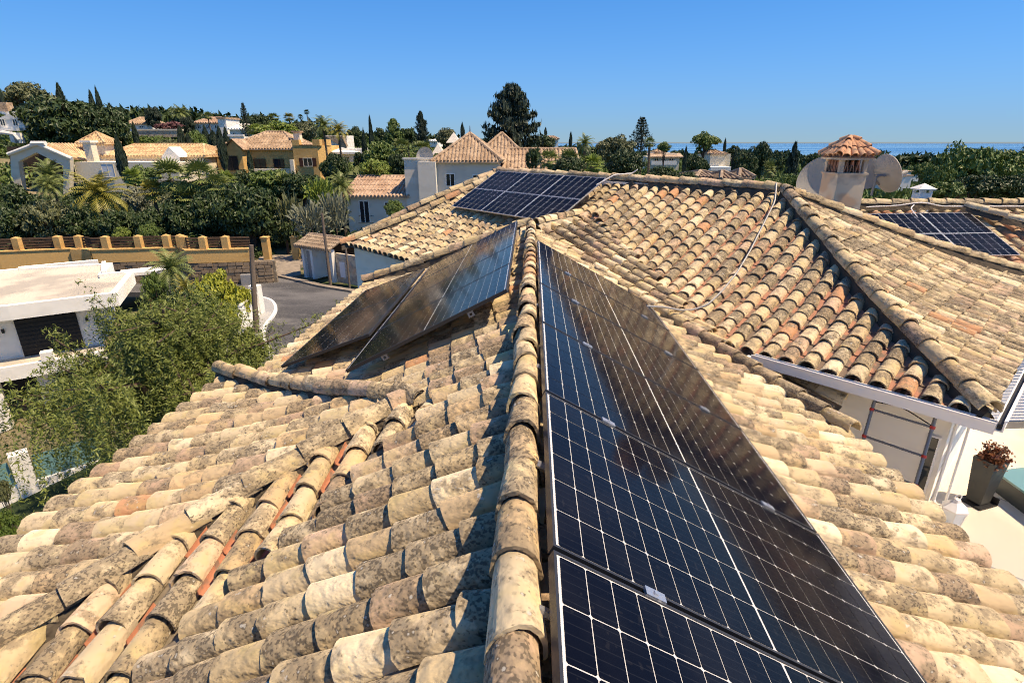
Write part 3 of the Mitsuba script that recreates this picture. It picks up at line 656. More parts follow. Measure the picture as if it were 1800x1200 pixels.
lat2 = A([math.sin(a2), math.cos(a2), 0]); dn2 = A([math.cos(a2) * math.cos(s2), -math.sin(a2) * math.cos(s2), -math.sin(s2)]); oL2 = A([-1.8813, 9.2563, -2.022]) * k2_
for i in range(2):
    panel(oL2 + lat2 * 1.742 * k2_ * i, lat2, dn2, 1.722 * k2_, 1.134 * k2_, ['farther', 'nearer'][i] + ' of the two lower panels by the left eave', 'lower panels by the left eave', k=k2_, brackets=[(.3, .03), (1.2, .03)])
kF = .69; a3 = math.radians(139.135); s3 = math.radians(28.47)
lat3 = A([math.sin(a3), math.cos(a3), 0]); dn3 = A([math.cos(a3) * math.cos(s3), -math.sin(a3) * math.cos(s3), -math.sin(s3)]); oF = A([-1.34592, 20.65912, -.95765]) * kF
for r_ in range(2):
    for c in range(3):
        lb = ['upper', 'lower'][r_] + ' ' + ['left', 'middle', 'right'][c] + ' panel of the six on the far roof under its ridge'
        panel(oF + lat3 * 1.742 * kF * c + dn3 * 1.154 * kF * r_, lat3, dn3, 1.722 * kF, 1.134 * kF, lb, 'six panels on the far roof', cols=(6,), rows=4, gaps=(.011, .004), k=kF, sides='frame_silver', clamps=[(1.732 * kF, .9 * kF, 1)] if c < 2 else ([(1.75 * kF, .95 * kF, 1)]))
k3 = .62; a4 = math.radians(82.655); s4 = math.radians(25.44)
lat4 = A([math.sin(a4), math.cos(a4), 0]); dn4 = A([math.cos(a4) * math.cos(s4), -math.sin(a4) * math.cos(s4), -math.sin(s4)]); oG = A([10.73356, 18.43915, -2.13792]) * k3
for r_ in range(2):
    for c in range(-1, 2):
        lb = ['upper', 'lower'][r_] + ' ' + ['left', 'middle', 'right'][c + 1] + ' panel of the six on the right wing behind the hip'
        panel(oG + lat4 * 1.742 * k3 * c + dn4 * 1.154 * k3 * r_, lat4, dn4, 1.722 * k3, 1.134 * k3, lb, 'panels on the right wing', cols=(6,), rows=4, gaps=(.010, .004), k=k3, sides='frame_silver', clamps=[(1.732 * k3, .3 * k3, 1)] if c < 1 else [])

# ---------------------------------------------------------------- things on the roofs
CABXY = [(3.86, 9.25), (3.5, 8.7), (3.18, 8.21), (2.9, 7.83), (2.61, 7.5), (2.34, 7.23), (2.15, 7.19)]
cab = [on(q, zW, .0) for q in CABXY] + [(1.92, 6.95, -2.06), (1.70, 6.96, -2.02), (1.45, 6.85, -1.98)]
def cableline(pts, dz=.02, n=12):
    pts = A(pts, float); cum = np.concatenate([[0], np.cumsum(np.linalg.norm(np.diff(pts, axis=0), axis=1))])
    P = A([seg_point(pts, cum, s) for s in np.linspace(0, cum[-1], n * len(pts))])
    for _ in range(6): P[1:-1] = (P[:-2] + P[1:-1] * 2 + P[2:]) / 4
    return P + [0, 0, dz]
solo('cable_conduit', 'grey conduit running down the broad tiled slope to the long panel row', 'cable', MB().tube(cableline([(3.98, 9.62, -.72), (3.95, 9.52, -.60)] + cab, .012), .013).get(), 'galvanised')
c3 = [on((6.75, 11.75), z3, .07), on((7.4, 11.78), z3, .10), on((7.75, 11.80), z3, .16), on((7.95, 11.8), z3, .18), on((8.2, 11.8), z3, .10), on((10.5, 11.95), z3, .09), on((13, 12.1), z3, .09)]
solo('cable_conduit', 'pale cable lying along the top of the right wing roof below its ridge', 'cable', MB().tube(cableline(c3), .011).get(), 'white_paint')
solo('cable_conduit', 'short grey cable from the corner of the six far panels to the ridge', 'cable', MB().tube(cableline([oF + lat3 * 5.2 * kF + dn3 * .3, oF + lat3 * 5.35 * kF + A([.1, .0, .05]), (1.95, 11.65, -.60), (2.05, 11.6, -.52)]), .011).get(), 'white_paint')
solo('cable_conduit', 'thin pale cable dropping in a loop beside the right wing panels', 'cable', MB().tube(cableline([(7.72, 11.8, z3(7.72, 11.8) + .14), (7.62, 11.72, z3(7.6, 11.7) + .12), (7.60, 11.5, z3(7.6, 11.5) + .10), (7.62, 11.3, z3(7.6, 11.3) + .08)], 0), .011).get(), 'white_paint')
# chimney with a little tiled roof
ch = part(villa, 'chimney', MB().fbox((5.32, 10.3, -1.75), (.49, 0, 0), (0, .56, 0), (0, 0, 1.22)).fbox((5.30, 10.28, -.53), (.53, 0, 0), (0, .60, 0), (0, 0, .03)).get(), 'wall_chimney', False, label='square rendered chimney with open brick vents under a small tiled cap')
cm = MB()
for (x, y) in ((5.33, 10.31), (5.73, 10.31), (5.33, 10.78), (5.73, 10.78)): cm.fbox((x, y, -.50), (.07, 0, 0), (0, .07, 0), (0, 0, .23))
part(ch, 'corner_post', cm.get(), 'wall_chimney', False)
part(ch, 'flue', MB().fbox((5.42, 10.40, -.50), (.29, 0, 0), (0, .36, 0), (0, 0, .21)).get(), 'black', False)
for i in range(3):
    for sgn in (-1, 1):
        x = 5.445 + .10 * i
        part(ch, 'brick', MB().fbox((x + sgn * .035, 10.325, -.50), (-sgn * .035, 0, .21), (.014, 0, 0), (0, .07, 0)).get(), 'tile_fresh' if False else 'channel_clay', False)
for i in range(4):
    for sgn in (-1, 1):
        y = 10.41 + .105 * i
        part(ch, 'brick', MB().fbox((5.335, y + sgn * .035, -.50), (0, -sgn * .035, .22), (0, .014, 0), (.07, 0, 0)).get(), 'channel_clay', False)
part(ch, 'cornice', MB().fbox((5.27, 10.25, -.28), (.59, 0, 0), (0, .66, 0), (0, 0, .035)).get(), 'wall_chimney', False)
ap, cx, cy, hw, hd = A([5.565, 10.58, .075]), 5.565, 10.58, .31, .345
co = [(cx - hw, cy - hd), (cx + hw, cy - hd), (cx + hw, cy + hd), (cx - hw, cy + hd)]
capf = part(ch, 'cap_roof', MB().add(trimesh.Trimesh([(*c, -.245) for c in co] + [tuple(ap)], [[0, 1, 4], [1, 2, 4], [2, 3, 4], [3, 0, 4], [0, 2, 1], [0, 3, 2]], process=False)).get(), 'channel_clay', False)
for i, (c0, c1) in enumerate(zip(co, co[1:] + co[:1])):
    e0, e1 = A([*c0, -.235]), A([*c1, -.235])
    rows_ = [[e0 + (e1 - e0) * t, ap + (e0 + (e1 - e0) * t - ap) * .16] for t in (.17, .39, .61, .83)]
    k_ = ch
    lay(k_, rows_, .19, .13, .07, 'tile_fresh', name='cap_tile', seed=40 + i, lift=.015, limit=60)
    lay(k_, [[A([*c0, -.225]), ap + (A([*c0, -.225]) - ap) * .04 + A([0, 0, .015])]], .2, .115, .075, 'tile_fresh', name='cap_tile', seed=50 + i, lift=.03)
part(ch, 'finial_tile', MB().tube([ap + A([-.06, 0, .03]), ap + A([.09, 0, .03])], .045, 8).get(), 'tile_clay', uv=None) if False else None
# satellite dishes
def dish(c, axis, r, label, arm=True, squash=1.0):
    K = thing('satellite_dish', label, 'satellite dish', None)
    axis = unit(axis); x = unit(np.cross([0, 0, 1.0], axis)); y = np.cross(axis, x); c = A(c, float)
    th = np.linspace(0, 2 * np.pi, 33)[:-1]; V, F = [], []
    rad = np.linspace(0, 1, 7)
    for side, dz in ((0, 0.0), (1, -.012)):
        for q in rad:
            for t in th: V.append(c + (x * math.cos(t) * squash + y * math.sin(t)) * r * q + axis * (r * .22 * q * q + dz))
    n, m = 32, 7
    for s in range(2):
        for i in range(m - 1):
            for j in range(n):
                a = s * n * m + i * n + j; b = s * n * m + i * n + (j + 1) % n
                F.append([a, b, b + n, a + n] if s == 0 else [a, a + n, b + n, b])
    for j in range(n):
        a = (m - 1) * n + j; b = (m - 1) * n + (j + 1) % n; F.append([a, b, b + n * m, a + n * m])
    F = A(F); part(K, 'reflector', trimesh.Trimesh(V, np.vstack([F[:, [0, 1, 2]], F[:, [0, 2, 3]]]), process=False), 'dish_paint', 40)
    bk = c - axis * .05
    part(K, 'bracket', MB().tube([bk, bk - axis * .10, bk - axis * .12 - A([0, 0, r * .9])], .022, 8).tube([bk + x * r * .3, bk - x * r * .3], .018, 6).tube([bk - axis * .1 - A([0, 0, .05]), bk - A([0, 0, r * .45])], .02, 6).get(), 'grey_metal')
    if arm:
        foot = c - y * r * .95 + axis * r * .2; tip = c + axis * r * 1.15 - y * r * .25
        part(K, 'arm', MB().tube([foot, tip], .016, 8).get(), 'aluminium')
        part(K, 'receiver', MB().tube([tip - axis * .08, tip + axis * .03], [.028, .04], 10).box(tip + A([0, 0, -.03]), (.05, .05, .05)).get(), 'dish_paint')
    return K
dish((5.86, 11.75, -.80), (-.35, -.95, .25), .55, 'largest round dish behind the left side of the chimney', arm=False)
dish((6.50, 10.98, -.56), (.95, .14, .30), .36, 'oval dish with a feed arm standing right of the chimney')
dish((6.36, 11.35, -.56), (-.25, -.95, .22), .30, 'smallest dish half hidden between the chimney and the oval dish', arm=False)
# small white chimney behind the right wing
sc = thing('white_chimney', 'small white chimney with a pyramid cap behind the right wing ridge', 'chimney')
part(sc, 'stack', MB().fbox((9.50, 14.4, -1.9), (.30, 0, 0), (0, .30, 0), (0, 0, .72)).get(), 'wall_white', False)
for x, y in ((9.50, 14.4), (9.74, 14.4), (9.5, 14.64), (9.74, 14.64)): part(sc, 'post', MB().fbox((x, y, -1.18), (.06, 0, 0), (0, .06, 0), (0, 0, .08)).get(), 'wall_white', False)
part(sc, 'cap', MB().fbox((9.46, 14.36, -1.10), (.38, 0, 0), (0, .38, 0), (0, 0, .03)).add(trimesh.Trimesh([(9.44, 14.34, -1.07), (9.86, 14.34, -1.07), (9.86, 14.76, -1.07), (9.44, 14.76, -1.07), (9.65, 14.55, -.94)], [[0, 1, 4], [1, 2, 4], [2, 3, 4], [3, 0, 4], [0, 2, 1], [0, 3, 2]], process=False)).get(), 'wall_white', False)
# ladder leaning on the facade below the gutter
LAD = thing('ladder', 'grey aluminium ladder with red joints leaning on the wall under the gutter', 'ladder')
lt, lb_, rt, rb = A([3.59, 5.36, -2.42]), A([3.32, 5.02, -3.55]), A([3.96, 4.99, -2.42]), A([3.66, 4.62, -3.55])
part(LAD, 'rail', MB().tube([lt, lb_], .017, 8).get(), 'grey_metal'); part(LAD, 'rail', MB().tube([rt, rb], .017, 8).get(), 'grey_metal')
part(LAD, 'end_cap', MB().tube([lt + A([0, 0, .0]), lt + (lb_ - lt) * .06], .024, 8).get(), 'red_plastic'); part(LAD, 'end_cap', MB().tube([rt, rt + (rb - rt) * .06], .024, 8).get(), 'red_plastic')
for i in range(4):
    t = .17 + .24 * i; p, q = lt + (lb_ - lt) * t, rt + (rb - rt) * t
    part(LAD, 'rung', MB().tube([p, q], .013, 8).get(), 'grey_metal')
    for e in (p, q): part(LAD, 'joint', MB().tube([e - (lb_ - lt) * .012, e + (lb_ - lt) * .012], .024, 8).get(), 'red_plastic')
part(LAD, 'strap', MB().tube(cableline([lt + (lb_ - lt) * .10, lt + (rt - lt) * .45 + A([0, 0, -.10]), rt + (rb - rt) * .16], 0, 6), .006, 5).get(), 'black')
# lantern on the terrace
LN = thing('lantern', 'white six sided glass lantern standing on the terrace at the wall end', 'lantern')
hx = lambda r, z: [(4.13 + r * math.cos(a), 4.66 + r * math.sin(a), z) for a in np.arange(6) * np.pi / 3]
def loftring(rs):
    V = [p for r, z in rs for p in hx(r, z)]; F = []
    for i in range(len(rs) - 1):
        for j in range(6): a, b = i * 6 + j, i * 6 + (j + 1) % 6; F += [[a, b, b + 6], [a, b + 6, a + 6]]
    return trimesh.Trimesh(V, F, process=False)
part(LN, 'glass', loftring([(.075, TZ + .02), (.10, TZ + .2)]), 'lamp_glass', False)
part(LN, 'base', loftring([(.0, TZ + .001), (.09, TZ + .001), (.09, TZ + .02), (.0, TZ + .02)]), 'white_paint', False)
part(LN, 'roof', loftring([(.115, TZ + .2), (.115, TZ + .215), (.04, TZ + .28), (.03, TZ + .31), (.0, TZ + .31)]), 'white_paint', False)
part(LN, 'ring', MB().tube([(4.13 + .03 * math.cos(a), 4.66, TZ + .335 + .03 * math.sin(a)) for a in np.linspace(0, 2 * np.pi, 13)], .006, 5).get(), 'white_paint')
for p, q in zip(hx(.077, TZ + .02), hx(.102, TZ + .2)): part(LN, 'bar', MB().tube([p, q], .006, 5).get(), 'white_paint')
# planter, its tray and the red plant in it
PL = thing('planter', 'tall tapered dark grey planter standing in a tray on the terrace', 'planter')
def taper(c, a, b, z0, z1, az):
    R = lambda s: [(c[0] + s * (x * math.cos(az) - y * math.sin(az)), c[1] + s * (x * math.sin(az) + y * math.cos(az))) for x, y in ((-1, -1), (1, -1), (1, 1), (-1, 1))]
    v = [(*p, z0) for p in R(a)] + [(*p, z1) for p in R(b)] + [(*p, z1) for p in R(b - .018)] + [(*p, z1 - .05) for p in R(b - .022)]
    f = [[0, 2, 1], [0, 3, 2]]
    for L in range(3):
        for j in range(4): p, q = L * 4 + j, L * 4 + (j + 1) % 4; f += [[p, q, q + 4], [p, q + 4, p + 4]]
    f += [[12, 13, 14], [12, 14, 15]]
    return trimesh.Trimesh(v, f, process=False)
pc = (4.68, 5.05); paz = math.radians(20)
part(PL, 'pot', taper(pc, .07, .105, TZ + .03, TZ + .53, paz), 'planter_grey', False)
part(PL, 'tag', MB().box((pc[0] - .05, pc[1] - .092, TZ + .47), (.035, .008, .045), -20).get(), 'white_paint', False)
solo('plant_tray', 'flat black tray under the tall planter', 'tray', MB().box((pc[0], pc[1], TZ + .012), (.25, .22, .02), -20).box((pc[0] + .12, pc[1] + .04, TZ + .05), (.012, .22, .08), -20).get(), 'black', False)
# low glazed box and louvred screen
gb = thing('glazed_box', 'low dark box with a flat teal glass top beside the planter', 'box')
part(gb, 'base', MB().prism([(5.02, 2.6), (5.62, 2.6), (5.62, 5.42), (5.02, 5.28)], TZ, TZ + .21).get(), 'rail_dark', False)
part(gb, 'top', MB().prism([(4.99, 2.6), (5.65, 2.6), (5.65, 5.45), (4.99, 5.30)], TZ + .212, TZ + .235).get(), 'teal_glass', False)
lv = thing('louvred_screen', 'tall white screen of fine horizontal louvres at the end of the terrace', 'screen')
part(lv, 'frame', MB().fbox((5.70, 6.68, TZ + .10), (4.2, .35, 0), (-.003, .03, 0), (0, 0, 1.02)).get(), 'louvre', False)
m = MB()
for i in range(23): m.fbox((5.70, 6.66, TZ + .12 + i * .043), (4.2, .35, 0), (0, .02, .016), (0, 0, .018))
part(lv, 'slats', m.get(), 'louvre', False, kind='stuff')
part(lv, 'foot_rail', MB().fbox((5.70, 6.655, TZ + .0), (4.2, .35, 0), (-.003, .03, 0), (0, 0, .10)).get(), 'grey_metal', False)

# ---------------------------------------------------------------- neighbours
def hip_roof(parent, corners, ridge, z0, z1, m='roof_far', over=.35, name='roof', rowm=None, pitch=.42, label=None):
    """corners: four plan points in order; ridge: two plan points (or one twice) at z1; every slope carries its own run of barrel rows"""
    c = [A(p, float) for p in corners]; ce = sum(c) / 4
    c = [p + unit(p - ce) * over for p in c]; r0, r1 = A(ridge[0], float), A(ridge[1], float)
    faces = [(c[0], c[1], r1, r0), (c[1], c[2], r1, r1), (c[2], c[3], r0, r1), (c[3], c[0], r0, r0)]
    b = MB().prism([tuple(p) for p in c], z0 - .12, z0)
    for (a, d, e, f) in faces:
        P = [(*a, z0), (*d, z0), (*e, z1)] + ([(*f, z1)] if np.linalg.norm(e - f) > .01 else [])
        b.poly(P)
        n = unit(np.cross(A(P[1]) - A(P[0]), A(P[2]) - A(P[0]))); n = n if n[2] > 0 else -n
        poly = Polygon([p[:2] for p in P]); down = unit(n[:2]); latv = A([-down[1], down[0]])
        if abs(n[2]) < .05: continue
        zf = lambda x, y: P[0][2] - ((x - P[0][0]) * n[0] + (y - P[0][1]) * n[1]) / n[2]
        for row in clip_rows(poly.buffer(-.03), zf, down, pitch, -.03, .5):
            s, t = row[0], row[-1]; L = np.linalg.norm(t - s); k = max(1, int(L / 1.3))
            for i in range(k):
                p, q_ = s + (t - s) * i / k, s + (t - s) * (i + 1) / k
                b.tube([p + A([0, 0, .03]), q_], [pitch * .33, pitch * .27], 5)
    k = part(parent, name, b.get(), m, False, label=label)
    rid = MB()
    for p, q_ in ((c[0], r0), (c[3], r0), (c[1], r1), (c[2], r1)): rid.tube([(*p, z0 + .08), (*q_, z1 + .08)], .14, 6)
    if np.linalg.norm(r0 - r1) > .1: rid.tube([(*r0, z1 + .08), (*r1, z1 + .08)], .14, 6)
    part(k, 'ridge', rid.get(), m, False)
    return k
def far_tile(a, b, c):
    return lambda p, n, uv: mix(mix(a, b, smoothstep(.38, .62, fbm(p.x * 1.1, p.y * 1.1, p.z * 1.1, octaves=4))), c, smoothstep(.55, .75, noise(p.x * 4, p.y * 4, p.z * 4)) * .6)
mat('roof_far', far_tile((.48, .355, .235), (.37, .26, .165), (.19, .14, .10)), .9, .2)
mat('roof_pale', far_tile((.64, .48, .27), (.52, .355, .19), (.34, .22, .13)), .9, .2)
mat('roof_old', far_tile((.36, .285, .20), (.27, .20, .14), (.16, .12, .09)), .9, .2)
mat('roof_red', far_tile((.47, .34, .24), (.37, .25, .17), (.24, .165, .12)), .9, .2)

def window(parent, o, ex, h, frame_m='white_paint', pane_m='dark_glass', bars=1, fr=.07, out=.05, name='window', shutters=None):
    """o: lower left corner on the wall, ex: edge along the wall, h: height"""
    o, ex = A(o, float), A(ex, float); w = np.linalg.norm(ex); t = ex / w; n = A([t[1], -t[0], 0])
    up = A([0, 0, 1.0]); m = MB()
    m.fbox(o, t * fr, n * out, up * h).fbox(o + t * (w - fr), t * fr, n * out, up * h).fbox(o + t * fr, t * (w - 2 * fr), n * out, up * fr).fbox(o + t * fr + up * (h - fr), t * (w - 2 * fr), n * out, up * fr)
    for i in range(bars): m.fbox(o + t * (w * (i + 1) / (bars + 1) - fr / 2) + up * fr, t * fr, n * out * .8, up * (h - 2 * fr))
    k = part(parent, name, m.get(), frame_m, False)
    part(k, 'pane', MB().fbox(o + t * fr + up * fr - n * .01, t * (w - 2 * fr), n * .025, up * (h - 2 * fr)).get(), pane_m, False)
    if shutters:
        for s in (-1, 1):
            part(k, 'shutter', MB().fbox(o + (t * -w * .42 if s < 0 else t * w * 1.02) + n * .01, t * w * .40, n * .05, up * h).get(), shutters, False)
    return k

# white house with a tower, straight ahead beyond the far wing
H = thing('tower_house', 'white house with a pyramid roofed tower beyond the far wing', 'house')
p = lambda *a: A(a, float)
zb = -9.4
part(H, 'wall', MB().prism([(-17.5, 52), (-11.6, 52), (-11.6, 57), (-17.5, 57)], zb, -4.75).get(), 'wall_grey', False, label='low white wing with two balcony windows')
lw = part(H, 'roof', MB().fbox((-17.9, 51.6, -4.78), (6.3, 0, 0), (0, 5.6, 1.5), (0, 0, .12)).get(), 'roof_red', False)
b = MB()
for x in np.arange(-17.75, -11.6, .34):
    for i in range(4): b.tube([(x, 51.55 + 1.4 * i, -4.64 + .375 * i + .03), (x, 51.55 + 1.4 * (i + 1), -4.64 + .375 * (i + 1))], [.13, .105], 5)
part(lw, 'tile_rows', b.get(), 'roof_red', False, kind='stuff')
part(lw, 'ridge', MB().tube([(-17.9, 57.2, -3.15), (-11.6, 57.2, -3.15)], .16, 6).get(), 'roof_far', False)
part(H, 'wall', MB().prism([(-11.85, 51.8), (-8.9, 51.8), (-8.9, 57), (-11.85, 57)], zb, -1.42).prism([(-10.5, 51.2), (-8.9, 51.2), (-8.9, 51.8), (-10.5, 51.8)], zb, -1.60).get(), 'wall_grey', False, label='flat topped middle block with a stepped front')
part(H, 'parapet', MB().prism([(-11.95, 51.7), (-8.95, 51.7), (-8.95, 52.0), (-11.95, 52.0)], -1.42, -1.25).get(), 'wall_grey', False)
part(H, 'wall', MB().prism([(-8.9, 51.9), (-3.3, 51.9), (-3.3, 57.6), (-8.9, 57.6)], zb, -1.62).get(), 'wall_grey', False, label='tower with a square window under the eave')
hip_roof(H, [(-8.95, 51.9), (-3.3, 51.9), (-3.3, 57.6), (-8.95, 57.6)], [(-6.12, 54.7), (-6.12, 54.7)], -1.60, .78, 'roof_far', .55, pitch=.33, label='steep pyramid roof of the tower')
part(H, 'finial', MB().tube([(-6.12, 54.7, .85), (-6.12, 54.7, 1.15), (-6.12, 54.7, 1.5)], [.10, .05, .02], 8).get(), 'grey_metal')
hip_roof(H, [(-6.0, 60), (-1.2, 60), (-1.2, 65), (-6.0, 65)], [(-3.6, 62.5), (-3.6, 62.5)], -1.35, .95, 'roof_far', .4, pitch=.36, label='second pyramid roof behind the tower')
hip_roof(H, [(-3.0, 53.5), (4.2, 53.5), (4.2, 62), (-3.0, 62)], [(-2.8, 58.5), (4.0, 58.5)], -2.9, -.62, 'roof_far', .3, pitch=.36, label='long low roof running right from the tower')
part(H, 'wall', MB().prism([(-3.3, 53.6), (4.1, 53.6), (4.1, 61.8), (-3.3, 61.8)], zb, -2.98).prism([(-5.8, 60.2), (-1.4, 60.2), (-1.4, 64.8), (-5.8, 64.8)], zb, -1.45).get(), 'wall_grey', False)
window(H, (-8.13, 51.90, -3.77), (.85, 0, 0), 1.15)
window(H, (-5.68, 51.90, -3.86), (.85, 0, 0), 1.15)
window(H, (-10.04, 51.90, -5.20), (.75, 0, 0), 1.5, pane_m='grey_metal', bars=0)
window(H, (-16.38, 52.00, -7.11), (.95, 0, 0), 2.05)
window(H, (-13.98, 52.00, -6.21), (1.15, 0, 0), 1.05)
part(H, 'balcony_rail', MB().fbox((-16.50, 51.70, -7.07), (1.45, 0, 0), (0, .03, 0), (0, 0, .04)).fbox((-16.44, 51.70, -6.45), (1.45, 0, 0), (0, .03, 0), (0, 0, .04)).get(), 'black', False)
kc = part(H, 'chimney', MB().fbox((-8.15, 55.2, -1.4), (.75, 0, 0), (0, .75, 0), (0, 0, 1.2)).get(), 'wall_grey', False)
part(kc, 'cap', MB().add(trimesh.Trimesh([(-8.45, 54.9, .0), (-7.1, 54.9, .0), (-7.1, 56.25, .0), (-8.45, 56.25, .0), (-7.78, 55.6, .95)], [[0, 1, 4], [1, 2, 4], [2, 3, 4], [3, 0, 4], [0, 2, 1], [0, 3, 2]], process=False)).get(), 'wall_grey', False)
gz_ = thing('glazed_turret', 'little white pyramid turret with slanted bars beside the roof dish', 'turret')
tb = A((-9.01, 54.00, -1.65)); 
part(gz_, 'cap', MB().add(trimesh.Trimesh([tb + A(o) for o in ((-.55, -.55, .75), (.55, -.55, .75), (.55, .55, .75), (-.55, .55, .75), (0, 0, 1.6))], [[0, 1, 4], [1, 2, 4], [2, 3, 4], [3, 0, 4], [0, 2, 1], [0, 3, 2]], process=False)).get(), 'wall_grey', False)
part(gz_, 'bars', MB().tube([tb + A([-1.3, -.6, 0]), tb + A([-.3, -.5, .75])], .09, 6).tube([tb + A([1.3, -.6, 0]), tb + A([.3, -.5, .75])], .09, 6).tube([tb + A([-.2, -.6, 0]), tb + A([.3, -.5, .75])], .07, 6).tube([tb + A([-1.3, -.6, .02]), tb + A([1.3, -.6, .02])], .08, 6).get(), 'white_paint', False)
part(gz_, 'glazing', MB().fbox(tb + A([-1.0, -.3, -.3]), (2.0, 0, 0), (0, .8, 0), (0, 0, .7)).get(), 'dark_glass', False)
dd = A((-10.01, 52.60, -1.22)); 
dish(dd, (-.3, -.95, .2), .85, 'grey dish on the flat roof of the tower house', arm=False)

# cream villa on the left with a gabled porch and small tower
H = thing('cream_villa', 'cream villa with a big gabled porch and a small pyramid roofed tower', 'house')
part(H, 'wall', MB().prism([(-59.6, 72.5), (-46, 72.5), (-46, 82), (-59.6, 82)], -9, -2.35).get(), 'wall_ivory', False)
gab = [(-68.46, 71.00, -8.49), (-66.50, 71.00, -1.42), (-62.70, 71.00, -0.20), (-58.91, 71.00, -1.96), (-60.33, 71.00, -7.01), (-61.17, 71.00, -7.01), (-59.96, 71.00, -2.78), (-62.98, 71.00, -1.14), (-65.71, 71.00, -2.24), (-66.75, 71.00, -8.48)]
gm = trimesh.creation.extrude_polygon(Polygon([(q_[0], q_[2]) for q_ in gab]), .7, engine='earcut'); gm.apply_transform(A([[1, 0, 0, 0], [0, 0, -1, 71.7], [0, 1, 0, 0], [0, 0, 0, 1.0]]))
part(H, 'porch_front', gm, 'wall_ivory', False, label='big white porch gable framing a dark opening')
part(H, 'porch_cornice', MB().tube([(-66.59, 70.80, -1.35), (-62.48, 70.80, -0.06), (-58.43, 70.80, -1.88)], .22, 6).tube([(-63.07, 70.80, -0.06), (-61.30, 70.80, -0.06)], .3, 6).get(), 'wall_white', False)
part(H, 'porch_back', MB().fbox((-69.55, 74.00, -5.69), (6.6, 0, 0), (0, .3, 0), (0, 0, 5.2)).get(), 'wood_dark', False)
part(H, 'wall', MB().fbox((-70.29, 73.90, -8.83), (6.4, 0, 0), (0, .1, 0), (0, 0, 2.4)).get(), 'wall_ivory', False)
window(H, (-68.33, 73.80, -3.91), (1.3, 0, 0), 1.5, 'wood_dark')
e0, e1, e2, e3 = A((-63.20, 71.60, -0.13)), A((-59.39, 71.60, -1.91)), A((-59.48, 75.00, -2.35)), A((-63.50, 80.00, -0.22))
rf = part(H, 'roof', MB().poly([e0, e1, e2, e3, A((-68.48, 80.00, -0.22))]).get(), 'roof_pale', False, label='pale roof slope behind the porch gable')
b = MB()
for i in range(15):
    t = (i + .5) / 15; s_ = e0 + (e3 - e0) * t; q_ = (e1 + (e2 - e1) * t); b.tube([s_ + A([0, 0, .06]), q_ + A([0, 0, .1])], .16, 5)
part(rf, 'tile_rows', b.get(), 'roof_pale', False, kind='stuff')
tx0, tx1 = A((-61.79, 77.00, -0.07))[0], A((-58.53, 77.00, -0.07))[0]; tz, ta = A((-59.48, 77.00, -0.07))[2], A((-60.66, 79.00, 1.34))[2]
hip_roof(H, [(tx0, 77), (tx1, 77), (tx1, 79.6), (tx0, 79.6)], [((tx0 + tx1) / 2, 78.3)] * 2, tz, ta, 'roof_pale', .5, pitch=.4, label='pyramid roof of the small tower')
part(H, 'wall', MB().prism([(tx0 + .1, 77.1), (tx1 - .1, 77.1), (tx1 - .1, 79.5), (tx0 + .1, 79.5)], -4, tz - .1).get(), 'wall_ivory', False)
kc = part(H, 'chimney', MB().fbox((-58.28, 73.00, -4.28), (1.0, 0, 0), (0, 1.0, 0), (0, 0, 4.3)).get(), 'wall_ivory', False)
part(kc, 'cap', MB().fbox(A((-58.28, 73.00, -4.28)) + A([-.2, -.2, 4.3]), (1.4, 0, 0), (0, 1.4, 0), (0, 0, .25)).get(), 'wall_white', False)
hip_roof(H, [(-59.2, 77), (-45, 77), (-45, 86), (-59.2, 86)], [(-57, 81), (-47, 81)], -1.75, -.25, 'roof_pale', .3, pitch=.42, label='long pale roof of the right wing')
part(H, 'wall', MB().prism([(-58.8, 77.2), (-45.2, 77.2), (-45.2, 85), (-58.8, 85)], -9, -1.88).get(), 'wall_ivory', False)
g0 = A((-49.51, 75.00, -1.70))
part(H, 'gable', MB().add(trimesh.Trimesh([g0, g0 + A([2.4, 0, -.1]), g0 + A([1.2, 0, 1.2]), g0 + A([0, 2.5, 0]), g0 + A([2.4, 2.5, -.1]), g0 + A([1.2, 2.5, 1.2]), g0 + A([0, 0, -3]), g0 + A([2.4, 0, -3])], [[0, 1, 2], [3, 5, 4], [0, 2, 5], [0, 5, 3], [2, 1, 4], [2, 4, 5], [6, 7, 1], [6, 1, 0]], process=False)).get(), 'wall_white', False)
for px_ in (0,): window(H, (-60.60, 72.40, -4.97), (1.0, 0, 0), 2.4, 'wall_ivory')
window(H, (-56.12, 72.40, -4.24), (1.7, 0, 0), 1.7, 'wall_ivory', 'louvre')

# ochre villa right of it
H = thing('ochre_villa', 'ochre yellow villa with a hipped tile roof and a crenellated terrace block', 'house')
part(H, 'wall', MB().prism([(-45.0, 80.2), (-33.4, 80.2), (-33.4, 88), (-45.0, 88)], -7, -.95).get(), 'wall_ochre', False)
hip_roof(H, [(-43.4, 80), (-33.2, 80), (-33.2, 88.5), (-43.4, 88.5)], [(-39.2, 84.2), (-36.6, 84.2)], -.85, 1.45, 'roof_far', .5, pitch=.42, label='tiled hipped roof of the ochre villa')
g0, g1, g2 = A((-42.75, 78.60, -0.80)), A((-40.44, 78.60, -0.80)), A((-41.43, 78.60, 0.37))
part(H, 'gable', MB().add(trimesh.Trimesh([g0, g1, g2, g0 + A([0, 4, 0]), g1 + A([0, 4, 0]), g2 + A([0, 5, 0]), g0 - A([0, 0, 4]), g1 - A([0, 0, 4])], [[0, 1, 2], [6, 7, 1], [6, 1, 0], [1, 7, 4], [0, 3, 6]], process=False)).get(), 'wall_ochre', False, label='small ochre front gable')
